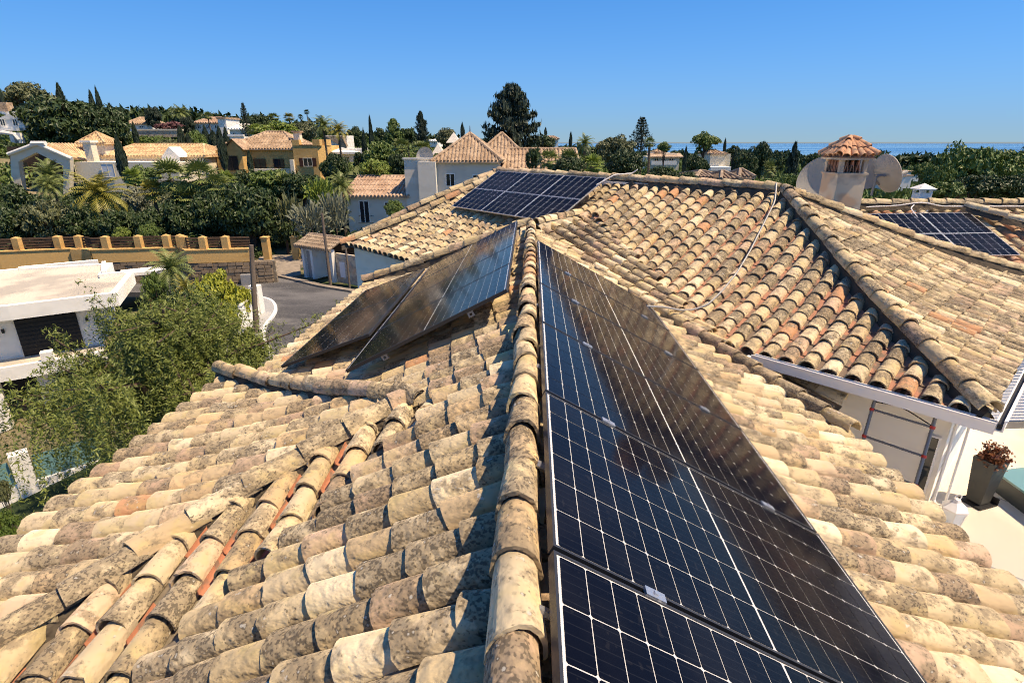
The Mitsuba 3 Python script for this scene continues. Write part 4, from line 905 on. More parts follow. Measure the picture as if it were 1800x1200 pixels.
part(H, 'gable_roof', MB().poly([g0 + A([-.5, -.4, -.1]), g2 + A([0, -.4, .15]), g2 + A([0, 5, .15]), g0 + A([-.5, 5, -.1])]).poly([g1 + A([.5, -.4, -.1]), g2 + A([0, -.4, .16]), g2 + A([0, 5, .16]), g1 + A([.5, 5, -.1])]).get(), 'roof_far', False)
hip_roof(H, [(-47.3, 81.5), (-43.6, 81.5), (-43.6, 87), (-47.3, 87)], [(-45.4, 84.2), (-45.4, 84.2)], -1.3, -.1, 'roof_far', .4, pitch=.42)
q0 = A((-33.42, 79.00, -4.11)); q1 = A((-29.95, 79.00, -4.10)); q2 = A((-29.47, 81.00, -4.20)); zt = A((-32.91, 79.00, -0.36))[2]
part(H, 'wall', MB().prism([tuple(q0[:2]), tuple(q1[:2]), tuple(q2[:2]), (q2[0], 87), (q0[0], 87)], -7, zt).get(), 'wall_ochre', False, label='taller block with a roof terrace')
cr = MB()
for (x0, x1) in ((520, 531), (557, 565)):
    a_, b_ = A((-32.85, 79.00, 0.08)), 0
cr.fbox((q0[0], 78.95, zt), (1.0, 0, 0), (0, .9, 0), (0, 0, .75)).fbox((q1[0] - .6, 78.95, zt), (1.0, 0, 0), (0, 1.0, 0), (0, 0, .8)).fbox((q2[0] - .5, 81, zt), (.6, 0, 0), (0, 2, 0), (0, 0, .8))
part(H, 'parapet', cr.get(), 'wall_ochre', False)
part(H, 'coping', MB().fbox((q0[0] + 1.0, 78.95, zt), (q1[0] - q0[0] - 1.6, 0, 0), (0, .3, 0), (0, 0, .12)).get(), 'shutter_brown', False)
kc = part(H, 'chimney', MB().fbox((-34.35, 82.00, 0.08), (.9, 0, 0), (0, .9, 0), (0, 0, 1.3)).get(), 'wall_ivory', False); part(kc, 'cap', MB().fbox(A((-34.35, 82.00, 0.08)) + A([-.2, -.2, 1.3]), (1.3, 0, 0), (0, 1.3, 0), (0, 0, .2)).get(), 'roof_far', False)
window(H, (-42.84, 78.55, -3.65), (1.7, 0, 0), 1.95, 'wood_dark', 'black')
window(H, (-39.69, 80.10, -3.48), (1.7, 0, 0), 1.35, 'shutter_brown')
window(H, (-36.88, 80.10, -3.32), (1.5, 0, 0), 1.2, 'shutter_brown')
window(H, (-32.12, 78.90, -3.12), (1.3, 0, 0), 1.15, 'wall_ivory', shutters='shutter_brown')
part(H, 'column', MB().fbox((-41.75, 79.40, -3.68), (.6, 0, 0), (0, .5, 0), (0, 0, 3.0)).fbox((-41.34, 79.40, -3.68), (.3, 0, 0), (0, .4, 0), (0, 0, 2.6)).get(), 'wall_ivory', False)
part(H, 'balustrade', MB().fbox((-33.89, 78.60, -4.09), (.5, 0, 0), (0, .4, 0), (0, 0, 1.9)).fbox((-39.72, 79.60, -4.15), (6, 0, 0), (0, .2, 0), (0, 0, .75)).get(), 'wall_ivory', False)
# white pavilion beside it
H = thing('pool_pavilion', 'low white pavilion with a flat white canopy right of the ochre villa', 'house')
part(H, 'wall', MB().fbox((-28.50, 84.00, -2.67), (3.2, 0, 0), (0, 4, 0), (0, 0, 1.9)).get(), 'wall_white', False)
part(H, 'canopy', MB().prism([tuple(A((-30.11, 83.00, -1.31))[:2]), tuple(A((-25.86, 83.00, -1.31))[:2]), (-24.5, 87), (-29.5, 87)], -1.55, -1.25).add(trimesh.Trimesh([(-30.11, 83.00, -1.31), (-25.86, 83.00, -1.31), (-24.5, 87, -1.2), (-29.5, 87, -1.2), (-28.63, 85.00, -0.70)], [[0, 1, 4], [1, 2, 4], [2, 3, 4], [3, 0, 4]], process=False)).get(), 'wall_white', False)
part(H, 'post', MB().fbox((-29.61, 83.00, -2.80), (.2, 0, 0), (0, .2, 0), (0, 0, 1.6)).get(), 'wall_white', False)
H = thing('grey_cottage', 'small grey cottage with a white edged lean-to roof behind the tall palms', 'house')
part(H, 'wall', MB().fbox((-36.21, 100.00, -1.02), (3.6, 0, 0), (0, 4, 0), (0, 0, 2.2)).get(), 'wall_white', False)
part(H, 'roof', MB().poly([(-36.09, 99.50, 1.02), (-33.22, 99.50, 1.02), (-32.58, 99.50, -0.45), (-32.64, 99.50, -1.01), (-34.85, 104.00, 0.78)]).tube([(-33.17, 99.40, 1.11), (-32.46, 99.40, -0.54)], .25, 5).fbox((-36.17, 99.60, 0.65), (3.2, 0, 0), (0, 4, 0), (0, 0, .4)).get(), 'roof_far', False)

# hillside houses
def cottage(label, x0, x1, y, d, zb, ze, zr, wallm, roofm, wins=2, ridge=True, kind='hill_house', az=0):
    H = thing(kind, label, 'house')
    part(H, 'wall', MB().prism([(x0, y), (x1, y), (x1, y + d), (x0, y + d)], zb, ze).get(), wallm, False)
    xm0, xm1, ym = x0 + (x1 - x0) * .28, x1 - (x1 - x0) * .28, y + d / 2
    hip_roof(H, [(x0, y), (x1, y), (x1, y + d), (x0, y + d)], [(xm0, ym), (xm1, ym)], ze + .02, zr, roofm, .5, pitch=.6)
    n = wins
    for i in range(n):
        w_ = (x1 - x0) / (n * 2.2); window(H, (x0 + (x1 - x0) * (i + .5) / n - w_ / 2, y - .02, zb + (ze - zb) * .45), (w_, 0, 0), (ze - zb) * .38, wallm, fr=.15, out=.06)
    return H
def span(a, b): return a[0], b[0]
a_, b_ = A((-102.74, 105.00, 0.61)), A((-94.00, 105.00, 5.38))
H = thing('hill_house', 'white hill house with an arched terrace at the left edge of the picture', 'house')
part(H, 'wall', MB().prism([(a_[0], 105), (b_[0], 105), (b_[0], 113), (a_[0], 113)], 2.2, A((-94.37, 105.00, 4.23))[2]).fbox((-98.56, 104.00, 2.07), (4.2, 0, 0), (0, 1, 0), (0, 0, .5)).get(), 'wall_white', False)
part(H, 'gable', MB().add(trimesh.Trimesh([(-99.31, 104.90, 4.04), (-94.34, 104.90, 4.03), (-94.56, 104.90, 5.38), (*A((-94.37, 105.00, 4.23))[:2] + A([0, 8]), A((-94.37, 105.00, 4.23))[2]), (-106.50, 113.00, 5.80)], [[0, 1, 2], [1, 3, 4], [1, 4, 2]], process=False)).get(), 'wall_white', False)
for px_ in (0, 1): window(H, ((-98.44, 104.95, 2.87), (-96.05, 104.95, 2.87))[px_], (1.0, 0, 0), 1.4, 'wall_white', fr=.1)
ar = [A((-100.42, 103.50, -0.09)), A((-96.09, 103.50, -0.09)), A((-94.68, 103.50, -0.09))]
for q_ in ar[1:]: part(H, 'pillar', MB().fbox(q_, (.7, 0, 0), (0, .7, 0), (0, 0, 1.8)).get(), 'wall_white', False)
part(H, 'arch', MB().tube([(-99.13, 103.60, 1.48), (-97.20, 103.60, 1.77), (-95.14, 103.60, 1.48), (-94.48, 103.60, 0.50)], .35, 6).get(), 'wall_white', False)
part(H, 'chimney', MB().fbox((-100.68, 108.00, 5.54), (1.6, 0, 0), (0, 1.4, 0), (0, 0, 1.6)).get(), 'roof_far', False)
x0, x1 = span((-100.06, 140.00, 4.05), (-94.51, 140.00, 4.05)); cottage('white cottage with a pale pink roof left of the dark round tree', x0, x1, 140, 8, A((-132.03, 140.00, 2.52))[2], A((-131.48, 140.00, 4.22))[2], A((-130.93, 140.00, 5.90))[2], 'wall_white', 'roof_far')
x0, x1 = span((-81.44, 138.00, 3.98), (-75.06, 138.00, 3.97)); cottage('long white hill house with an orange red roof behind a single palm', x0, x1, 138, 8, A((-130.32, 138.00, 1.97))[2], A((-129.52, 138.00, 4.41))[2], A((-129.06, 138.00, 5.82))[2], 'wall_white', 'roof_red', 3)
x0, x1 = span((-70.14, 128.00, 3.68), (-68.34, 128.00, 3.68)); H = thing('white_gable', 'narrow white gable end right of the orange red roof', 'house'); part(H, 'wall', MB().prism([(x0, 128), (x1, 128), (x1, 134), (x0, 134)], A((-121.03, 128.00, 1.34))[2], A((-119.86, 128.00, 4.92))[2]).get(), 'wall_white', False)
part(H, 'roof', MB().fbox((x0 - .2, 127.8, A((-119.86, 128.00, 4.92))[2]), (x1 - x0 + .4, 0, 0), (0, 6.4, 0), (0, 0, .4)).get(), 'roof_far', False)
x0, x1 = span((-66.23, 125.00, 3.59), (-62.48, 125.00, 3.59)); cottage('white cottage half hidden behind the star branched conifer', x0, x1, 125, 7, A((-118.66, 125.00, -0.11))[2], A((-117.73, 125.00, 2.72))[2], A((-117.35, 125.00, 3.88))[2], 'wall_white', 'wall_white', 2)
x0, x1 = span((-86.67, 125.00, 3.62), (-76.80, 125.00, 3.60)); H = thing('terrace_wall', 'long pale garden wall below the pink flowering tree', 'wall'); put_ = part(H, 'wall', MB().fbox((x0, 125, A((-118.23, 125.00, 1.19))[2]), (x1 - x0, 0, 0), (0, .4, 0), (0, 0, 1.3)).get(), 'wall_chimney', False); part(H, 'coping', MB().fbox((x0 - .1, 124.9, A((-118.23, 125.00, 1.19))[2] + 1.3), (x1 - x0 + .2, 0, 0), (0, .6, 0), (0, 0, .3)).get(), 'wall_ivory', False)
x0, x1 = span((-53.19, 100.00, 2.87), (-50.78, 100.00, 2.87)); H = thing('white_roof_terrace', 'white flat roof block above the ochre villa', 'house'); part(H, 'wall', MB().fbox((x0, 100, A((-95.05, 100.00, -0.47))[2]), (x1 - x0, 0, 0), (0, 4, 0), (0, 0, 1.5)).get(), 'wall_white', False); part(H, 'parapet', MB().fbox((x0 - .2, 99.8, A((-95.05, 100.00, -0.47))[2] + 1.5), (x1 - x0 + .4, 0, 0), (0, .4, 0), (0, 0, .35)).get(), 'wall_white', False)
# far houses in the middle; bearings and heights at a distance Y
_cp, _sp, _cy, _sy = math.cos(PITCH), math.sin(PITCH), math.cos(YAW), math.sin(YAW)
def _at(px, py, Y):
    u, v = (px - 900) / 967.0, (py - 600) / 967.0; f = _cp - v * _sp; x, y, z = _cy * u - _sy * f, _sy * u + _cy * f, -v * _cp - _sp
    return x / y * Y, z / y * Y
cvt = lambda px, Y: _at(px, 275, Y)[0]
cvz = lambda py, Y: _at(1200, py, Y)[1]
x0, x1 = span((1.78, 130.00, 3.66), (5.03, 130.00, 3.65)); cottage('tiny white house between the big dark conifer and the palms', x0, x1, 130, 8, A((-123.81, 130.00, -1.35))[2], A((-123.12, 130.00, 0.75))[2], A((-122.92, 130.00, 1.36))[2], 'wall_white', 'roof_far', 2)
x0, x1 = span((-27.27, 150.00, 4.25), (-25.22, 150.00, 4.25)); cottage('tiny white house on the skyline left of the tower chimney', x0, x1, 150, 8, A((-142.67, 150.00, -0.99))[2], A((-142.21, 150.00, 0.44))[2], A((-142.11, 150.00, 0.72))[2], 'wall_white', 'wall_white', 1)
H = thing('cream_complex', 'stepped cream apartment house with a terracotta turret in the middle distance', 'house')
for (xa, xb, zt_, zb_, Y, m_) in ((1143, 1195, 276, 300, 118, 'wall_ivory'), (1150, 1166, 268, 280, 120, 'wall_ivory'), (1168, 1190, 270, 280, 119, 'wall_ivory')):
    xa_, xb_ = cvt(xa, Y), cvt(xb, Y); part(H, 'wall', MB().prism([(xa_, Y), (xb_, Y), (xb_, Y + 8), (xa_, Y + 8)], cvz(zb_, Y), cvz(zt_, Y)).get(), m_, False)
xa_, xb_ = cvt(1152, 120), cvt(1166, 120); hip_roof(H, [(xa_, 120), (xb_, 120), (xb_, 123), (xa_, 123)], [((xa_ + xb_) / 2, 121.5)] * 2, cvz(268, 120), cvz(262, 120), 'roof_far', .4, pitch=.6)
xa_, xb_ = cvt(1140, 118), cvt(1200, 118); part(H, 'roof', MB().fbox((xa_, 117.3, cvz(277, 118)), (xb_ - xa_, 0, 0), (0, 3, .6), (0, 0, .2)).get(), 'roof_far', False)
for px_ in (1150, 1162, 1176): window(H, (cvt(px_, 117.9), 117.9, cvz(286, 118)), (1.0, 0, 0), .9, 'wall_ivory', fr=.12)
part(H, 'balustrade', MB().fbox((cvt(1146, 116), 116, cvz(290, 116)), (5, 0, 0), (0, .3, 0), (0, 0, .7)).get(), 'wall_white', False)
H = thing('yellow_block', 'plain yellow house with a low roof beside the round umbrella pine', 'house')
xa_, xb_ = cvt(1249, 100), cvt(1276, 100); part(H, 'wall', MB().prism([(xa_, 100), (xb_, 100), (xb_, 108), (xa_, 108)], cvz(320, 100), cvz(271, 100)).get(), 'wall_ivory', False)
hip_roof(H, [(xa_, 100), (xb_, 100), (xb_, 108), (xa_, 108)], [(xa_ + 1, 104), (xb_ - 1, 104)], cvz(271, 100), cvz(265, 100), 'roof_far', .4, pitch=.6)
xa_, xb_ = cvt(1277, 100), cvt(1288, 100); part(H, 'wall', MB().prism([(xa_, 101), (xb_, 101), (xb_, 107), (xa_, 107)], cvz(320, 100), cvz(271, 100)).get(), 'wall_ivory', False)
part(H, 'terrace', MB().fbox((cvt(1252, 97), 97, cvz(300, 97)), (3.4, 0, 0), (0, 3, 0), (0, 0, .6)).get(), 'wall_white', False)
H = thing('brown_roof_house', 'low house with three brown hipped roofs just beyond the far ridge', 'house')
for (xa, xb, ze_, zr_, Y, d_) in ((1228, 1276, 313, 302, 46, 5), (1272, 1306, 316, 303, 44, 4), (1304, 1331, 312, 299, 45, 3)):
    xa_, xb_ = cvt(xa, Y), cvt(xb, Y)
    hip_roof(H, [(xa_, Y), (xb_, Y), (xb_, Y + d_), (xa_, Y + d_)], [(xa_ + (xb_ - xa_) * .45, Y + d_ / 2), (xa_ + (xb_ - xa_) * .55, Y + d_ / 2)], cvz(ze_, Y), cvz(zr_, Y + d_ / 2), 'roof_old', .1, pitch=.3)
    part(H, 'wall', MB().prism([(xa_ + .1, Y + .1), (xb_ - .1, Y + .1), (xb_ - .1, Y + d_ - .1), (xa_ + .1, Y + d_ - .1)], cvz(340, Y), cvz(ze_, Y) - .13).get(), 'wall_ivory', False)
H = thing('far_white_house', 'cluster of distant white walls seen between the dishes and the right hand trees', 'house')
for (xa, xb, zt_, zb_, Y) in ((1584, 1600, 310, 322, 70), (1600, 1612, 309, 318, 74), (1606, 1624, 302, 306, 95)):
    xa_, xb_ = cvt(xa, Y), cvt(xb, Y); part(H, 'wall', MB().prism([(xa_, Y), (xb_, Y), (xb_, Y + 4), (xa_, Y + 4)], cvz(zb_ + 12, Y), cvz(zt_, Y)).get(), 'wall_white', False)
    part(H, 'roof', MB().fbox((xa_ - .1, Y - .1, cvz(zt_, Y)), (xb_ - xa_ + .2, 0, 0), (0, 4, 0), (0, 0, .15)).get(), 'roof_far', False)

# modern white villa on the left
H = thing('modern_villa', 'modern white villa with a broad flat roof and black shutters', 'house')
O = A([-19.46, 24.19]); d1 = A([.798, .602]); d2 = A([-.602, .798])
def mv(a, b): return O - d1 * a + d2 * b     # a: to the left along the front edge, b: back
ZR = -6.6
slab = [mv(0, 0), mv(-.82, 4.85), mv(.5, 5.1), mv(.1, 8.4), mv(4.4, 9.6), mv(13, 9.2), mv(17, 1.6), mv(3.9, 0)]
part(H, 'roof_slab', MB().prism([tuple(s) for s in slab], ZR - .62, ZR - .1).get(), 'wall_white', False)
inner = Polygon([tuple(s) for s in slab]).buffer(-.28)
part(H, 'roof_surface', MB().prism(list(inner.exterior.coords)[:-1], ZR - .1, ZR - .092).get(), 'roof_gravel', False, label='stained beige surface of the flat roof')
rim = Polygon([tuple(s) for s in slab]).difference(inner)
rm = trimesh.creation.extrude_polygon(rim, .12, engine='earcut'); rm.apply_translation([0, 0, ZR - .1]); part(H, 'roof_rim', rm, 'wall_white', False)
part(H, 'skylight', MB().fbox((*mv(5.6, .9), ZR - .1), (*(-d1 * 2.6), 0), (*(d2 * 1.5), 0), (0, 0, .3)).get(), 'wall_white', False)
part(H, 'roof_step', MB().fbox((*mv(.7, 4.8), ZR - .1), (*(d1 * 1.1), 0), (*(-d2 * .25), 0), (0, 0, .22)).fbox((*mv(.6, 5.3), ZR - .1), (*(d1 * .2), 0), (*(d2 * 3.2), 0), (0, 0, .24)).fbox((*mv(4.4, 9.3), ZR - .1), (*(d1 * 3.6), 0), (*(d2 * .2), 0), (0, 0, .22)).get(), 'wall_white', False)
part(H, 'side_canopy', MB().fbox((*mv(-.2, 6.6), ZR - .55), (*(d1 * 2.6), 0), (*(d2 * 1.3), 0), (0, 0, .18)).get(), 'wall_white', False)
ZB = -9.3
part(H, 'wall', MB().prism([tuple(mv(1.1, 1.3)), tuple(mv(.45, 6.0)), tuple(mv(15, 6.0)), tuple(mv(15, 1.3))], ZB, ZR - .62).get(), 'wall_white', False, label='upper storey wall')
def fr(a, b, z): return A([*mv(a, b), z])
sh = part(H, 'shutter', MB().fbox(fr(4.05, 1.24, ZB + .02), (*(d1 * 2.25), 0), (*(d2 * .06), 0), (0, 0, 2.0)).get(), 'black', False, label='wide black louvred shutter')
for i in range(10): part(sh, 'slat', MB().fbox(fr(4.03, 1.21, ZB + .10 + i * .19), (*(d1 * 2.21), 0), (*(d2 * .03), 0), (0, 0, .10)).get(), 'black', False)
window(H, fr(7.0, 1.29, ZB + .95), (*(d1 * 2.1), 0), .95, 'white_paint', 'black', 0)
for a_ in (4.55, 1.5): part(H, 'wall_lamp', MB().fbox(fr(a_, 1.22, ZB + 1.25), (*(d1 * .10), 0), (*(d2 * .08), 0), (0, 0, .18)).get(), 'black', False)
part(H, 'wall_lamp', MB().fbox((*mv(1.04, 3.1), ZB + 1.7), (*(d1 * .08), 0), (*(d2 * .12), 0), (0, 0, .14)).get(), 'black', False)
part(H, 'balcony', MB().prism([tuple(mv(1.0, -.35)), tuple(mv(1.0, 1.3)), tuple(mv(15, 1.3)), tuple(mv(15, -.35))], ZB - .5, ZB).get(), 'wall_white', False)
part(H, 'balcony_floor', MB().prism([tuple(mv(1.2, .0)), tuple(mv(1.2, 1.28)), tuple(mv(5.8, 1.28)), tuple(mv(5.8, .0))], ZB, ZB + .01).get(), 'roof_gravel', False)
part(H, 'balcony_kerb', MB().fbox(fr(6.0, -.35, ZB), (*(d1 * 5.0), 0), (*(d2 * .22), 0), (0, 0, .12)).fbox(fr(6.0, -.35, ZB), (*(d1 * .2), 0), (*(d2 * 1.6), 0), (0, 0, .14)).fbox(fr(3.3, -.35, ZB), (*(d1 * .45), 0), (*(d2 * .45), 0), (0, 0, .5)).fbox(fr(6.3, -.35, ZB), (*(d1 * .3), 0), (*(d2 * .3), 0), (0, 0, .75)).get(), 'wall_white', False)
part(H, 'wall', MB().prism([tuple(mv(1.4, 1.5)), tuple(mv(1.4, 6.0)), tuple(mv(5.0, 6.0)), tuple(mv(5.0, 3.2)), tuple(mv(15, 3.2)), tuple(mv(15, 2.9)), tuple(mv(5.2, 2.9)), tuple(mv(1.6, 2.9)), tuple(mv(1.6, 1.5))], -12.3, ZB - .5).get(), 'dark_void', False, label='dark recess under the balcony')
part(H, 'pillar', MB().fbox(fr(5.5, -.3, -12.2), (*(d1 * .55), 0), (*(d2 * .5), 0), (0, 0, 2.45)).get(), 'wall_white', False)
part(H, 'pillar', MB().fbox(fr(3.75, .4, -12.2), (*(d1 * .6), 0), (*(d2 * .5), 0), (0, 0, 2.45)).get(), 'wall_white', False)
part(H, 'pillar', MB().fbox(fr(1.5, -.2, -12.2), (*(d1 * .4), 0), (*(d2 * .5), 0), (0, 0, 2.45)).get(), 'wall_white', False)
struct('pool_terrace', MB().prism([tuple(mv(-1.5, -1.9)), tuple(mv(-1.5, 7)), tuple(mv(15, 7)), tuple(mv(15, -1.9))], -13.4, -12.2).get(), 'paving', False)
solo('swimming_pool', 'turquoise corner of a swimming pool behind the white pillars', 'pool', MB().prism([tuple(mv(4.0, .9)), tuple(mv(4.0, 2.3)), tuple(mv(9, 2.3)), tuple(mv(9, .9))], -12.2, -12.17).get(), 'pool_water', False)
struct('lawn', MB().prism([(-24, 14.0), (-24.5, 19.6), (-20.5, 21.5), (-18, 19.8), (-18.6, 15.4)], -13.4, -12.9).get(), 'lawn', False)
st_ = solo('timber_steps', 'dark timber bench against the grey side wall of the modern villa', 'bench', MB().fbox(fr(-1.2, 4.0, -9.2), (*(d1 * 3.4), 0), (*(d2 * .5), 0), (0, 0, .1)).fbox(fr(-1.2, 4.6, -9.2), (*(d1 * 3.4), 0), (*(d2 * .1), 0), (0, 0, .8)).fbox(fr(-1.2, 4.7, -8.3), (*(d1 * 3.4), 0), (*(d2 * .4), 0), (0, 0, .1)).get(), 'wood_dark', False)
# garden wall with glass panels, bottom left
gwl = thing('glass_topped_wall', 'white garden wall with teal glass panels and a square pillar at the lower left', 'wall')
w0, w1 = A([-20.2, 13.6]), A([-16.9, 17.2]); wd = unit(w1 - w0); wn = A([-wd[1], wd[0]])
def gw_(u, z, o=0): q_ = w0 + wd * u + wn * o; return A([*q_, z])
Lw = 6.4
part(gwl, 'base', MB().fbox(gw_(-3, -13.0), (*(wd * (Lw + 3)), 0), (*(wn * .35), 0), (0, 0, 1.55)).get(), 'wall_white', False)
part(gwl, 'pillar', MB().fbox(gw_(3.05, -13.0, -.05), (*(wd * .55), 0), (*(wn * .45), 0), (0, 0, 2.75)).get(), 'wall_white', False)
part(gwl, 'glass_panel', MB().fbox(gw_(-.2, -11.45, .15), (*(wd * 3.2), 0), (*(wn * .02), 0), (0, 0, .95)).get(), 'teal_glass', False)
part(gwl, 'glass_panel', MB().fbox(gw_(3.65, -11.45, .15), (*(wd * 1.9), 0), (*(wn * .02), 0), (0, 0, .95)).get(), 'teal_glass', False)
struct('lane', MB().prism([(-21, 12.8), (-16.8, 17.0), (-14.0, 20.5), (-11, 19), (-12.5, 12), (-17, 8)], -13.4, -12.7).get(), 'pavement', False)

# white boundary wall of the corner garden, on the pavement
bwl = thing('corner_wall', 'white rendered boundary wall bending along the pavement corner', 'wall')
pl_ = [(-15.2, 28.6), (-14.95, 26.2), (-15.3, 24.6), (-15.7, 23.6)]
struct('side_yard', MB().prism([(-15.6, 24), (-15.4, 30), (-21, 33), (-20.9, 29), (-19.6, 25), (-17.5, 22)], -9.6, -9.02).get(), 'pavement', False)
bw2 = LineString(pl_).buffer(.14, cap_style=2)
part(bwl, 'wall', MB().prism(list(bw2.exterior.coords)[:-1], -9.6, -7.75).get(), 'wall_white', False)
part(bwl, 'coping', MB().prism(list(LineString(pl_).buffer(.2, cap_style=2).exterior.coords)[:-1], -7.75, -7.66).get(), 'wall_white', False)
part(bwl, 'pillar', MB().fbox((-15.45, 28.4, -9.4), (.5, 0, 0), (0, .5, 0), (0, 0, 2.1)).get(), 'wall_white', False)
pole = thing('wooden_pole', 'plain weathered wooden pole at the pavement edge', 'pole')
part(pole, 'shaft', MB().tube([(-13.75, 25.35, -9.2), (-13.62, 25.5, -7), (-13.45, 25.66, -4.56)], [.14, .125, .10], 10).get(), 'wood_grey')
part(pole, 'collar', MB().tube([(-13.74, 25.36, -8.85), (-13.735, 25.365, -8.6)], .165, 10).get(), 'wood_grey')
part(pole, 'bolt', MB().tube([(-13.64, 25.3, -6.6), (-13.6, 25.42, -6.6)], .03, 6).get(), 'grey_metal')
# ochre wall with posts and rails above a stone wall
OW = thing('ochre_wall', 'long ochre garden wall with stubby posts and dark rails across the road', 'wall')
ow = [(-38.7, 33.6), (-34.8, 34.3), (-30.5, 35.65), (-29.2, 35.15), (-26.4, 35.7), (-23.9, 36.3), (-22.8, 35.3), (-19.0, 36.0)]
def band(pts, half, z0, z1): return MB().prism(list(LineString(pts).buffer(half, cap_style=2, join_style=2).exterior.coords)[:-1], z0, z1).get()
part(OW, 'wall', band(ow[:4], .18, -7.95, -6.67), 'wall_ochre', False); part(OW, 'wall', band(ow[3:], .18, -7.5, -6.67), 'wall_ochre', False)
part(OW, 'coping', band(ow, .23, -6.67, -6.6), 'wall_ochre', False)
part(OW, 'buttress', MB().fbox((-30.8, 35.2, -7.95), (1.0, .0, 0), (.0, .45, 0), (0, 0, 1.3)).get(), 'wall_ochre', False)
sw = thing('stone_wall', 'rough brown stone retaining wall under the ochre wall', 'wall')
part(sw, 'core', band([(-38.7, 33.7), (-34.8, 34.4), (-30.5, 35.75), (-29.2, 35.25), (-26.4, 35.8), (-23.9, 36.4), (-22.8, 35.4), (-18.9, 36.1), (-17.6, 36.4)], .14, -9.4, -7.5), 'mortar', False)
wl = LineString([(-28.6, 35.2), (-26.4, 35.62), (-23.9, 36.2), (-22.8, 35.22), (-18.9, 35.92), (-17.6, 36.22)])
for zrow in range(7):
    s_ = .1 + .2 * (zrow % 2)
    while s_ < wl.length - .3:
        ln_ = rng.uniform(.32, .62); a_ = A(wl.interpolate(s_).coords[0]); b_ = A(wl.interpolate(min(s_ + ln_ - .04, wl.length)).coords[0]); t_ = b_ - a_
        if np.linalg.norm(t_) > .1:
            n_ = A([t_[1], -t_[0]]) / np.linalg.norm(t_)
            part(sw, 'stone', MB().fbox((*(a_ - n_ * .05), -9.14 + zrow * .232), (*t_, rng.uniform(-.03, .03)), (*(n_ * rng.uniform(.12, .19)), 0), (0, 0, .20)).get(), 'stone_wall', False)
        s_ += ln_
for i, u in enumerate((3.1, 5.1, 7.4, 8.7, 10.8, 12.8, 14.5, 15.5, 16.2, 17.8, 19.2)):
    a_ = A(LineString(ow).interpolate(u).coords[0]); h_ = 1.0
    part(OW, 'post', MB().prism([tuple(a_ + A(o)) for o in ((-.22, -.18), (.22, -.18), (.22, .18), (-.22, .18))], -6.6, -5.83).add(trimesh.Trimesh([(a_[0] + x, a_[1] + y, z) for x, y, z in ((-.22, -.18, -5.83), (.22, -.18, -5.83), (.22, .18, -5.83), (-.22, .18, -5.83), (0, 0, -5.73))], [[0, 1, 4], [1, 2, 4], [2, 3, 4], [3, 0, 4]], process=False)).get(), 'wall_ochre', False)
rl = MB()
for k_ in range(4):
    off_ = LineString([(x, y + .12) for x, y in ow]).buffer(.04, cap_style=2, join_style=2)
    part(OW, 'rail', MB().prism(list(off_.exterior.coords)[:-1], -6.53 + k_ * .18, -6.41 + k_ * .18).get(), 'wood_dark', False)
for (x, y) in ((-19.6, 43.6), (-21.9, 43.4)):
    gp = solo('gate_post', {-19.6: 'ochre gate post right of the dark gate opening', -21.9: 'shaded ochre gate post at the end of the stone wall'}[x], 'post', MB().fbox((x, y, -9.2), (.5, 0, 0), (0, .5, 0), (0, 0, 2.0)).fbox((x - .04, y - .04, -7.2), (.58, 0, 0), (0, .58, 0), (0, 0, .1)).get(), 'wall_ochre', False)
gt = thing('driveway_gate', 'dark driveway gate between the ochre post and the gatehouse', 'gate')
part(gt, 'leaf', MB().fbox((-18.8, 44.2, -9.0), (2.6, -.7, 0), (.02, .08, 0), (0, 0, 2.2)).get(), 'wood_dark', False)
part(gt, 'rail', MB().fbox((-18.8, 44.1, -6.85), (2.6, -.7, 0), (.02, .08, 0), (0, 0, .1)).fbox((-18.8, 44.1, -8.6), (2.6, -.7, 0), (.02, .08, 0), (0, 0, .1)).get(), 'black', False)
mb_ = solo('meter_box', 'small pale box standing against the shaded stone wall', 'box', MB().fbox((-19.6, 35.3, -9.0), (.75, .13, 0), (-.05, .3, 0), (0, 0, .7)).get(), 'galvanised', False)
# gatehouse
GH = thing('gatehouse', 'small roadside gatehouse with a worn tile roof, white booth and dark carport', 'gatehouse')
ga, gb_ = A([-16.3, 37.9]), A([-12.0, 35.4]); gd = unit(gb_ - ga); gn = A([gd[1], -gd[0]])
gn = gn if gn[1] < 0 else -gn
def gp_(u, o, z): q_ = ga + gd * u + gn * o; return A([*q_, z])
part(GH, 'booth', MB().fbox(gp_(.15, -.1, -9), (*(gd * 1.0), 0), (*(-gn * 1.3), 0), (0, 0, 2.15)).get(), 'wall_white', False)
for u_ in (.05, .95, 2.95): part(GH, 'pilaster', MB().fbox(gp_(u_, .1, -9), (*(gd * .23), 0), (*(-gn * .28), 0), (0, 0, 2.25)).get(), 'wall_white', False)
part(GH, 'door', MB().fbox(gp_(.36, -.06, -9), (*(gd * .5), 0), (*(-gn * .06), 0), (0, 0, 1.9)).get(), 'galvanised', False)
part(GH, 'back_wall', MB().fbox(gp_(-.1, -2.2, -9), (*(gd * 5.2), 0), (*(-gn * .2), 0), (0, 0, 2.2)).get(), 'wood_dark', False)
part(GH, 'wall', MB().fbox(gp_(3.2, -.2, -9), (*(gd * 3.2), 0), (*(-gn * .2), 0), (0, 0, 2.0)).get(), 'wall_chimney', False, label='brown wall with a white panel right of the carport')
part(GH, 'panel', MB().fbox(gp_(3.55, -.17, -8.6), (*(gd * .5), 0), (*(-gn * .05), 0), (0, 0, 1.05)).get(), 'louvre', False)
rfp = [gp_(-.3, .45, -6.75), gp_(3.4, .45, -6.75), gp_(3.4, -1.0, -6.15), gp_(-.3, -1.0, -6.15)]
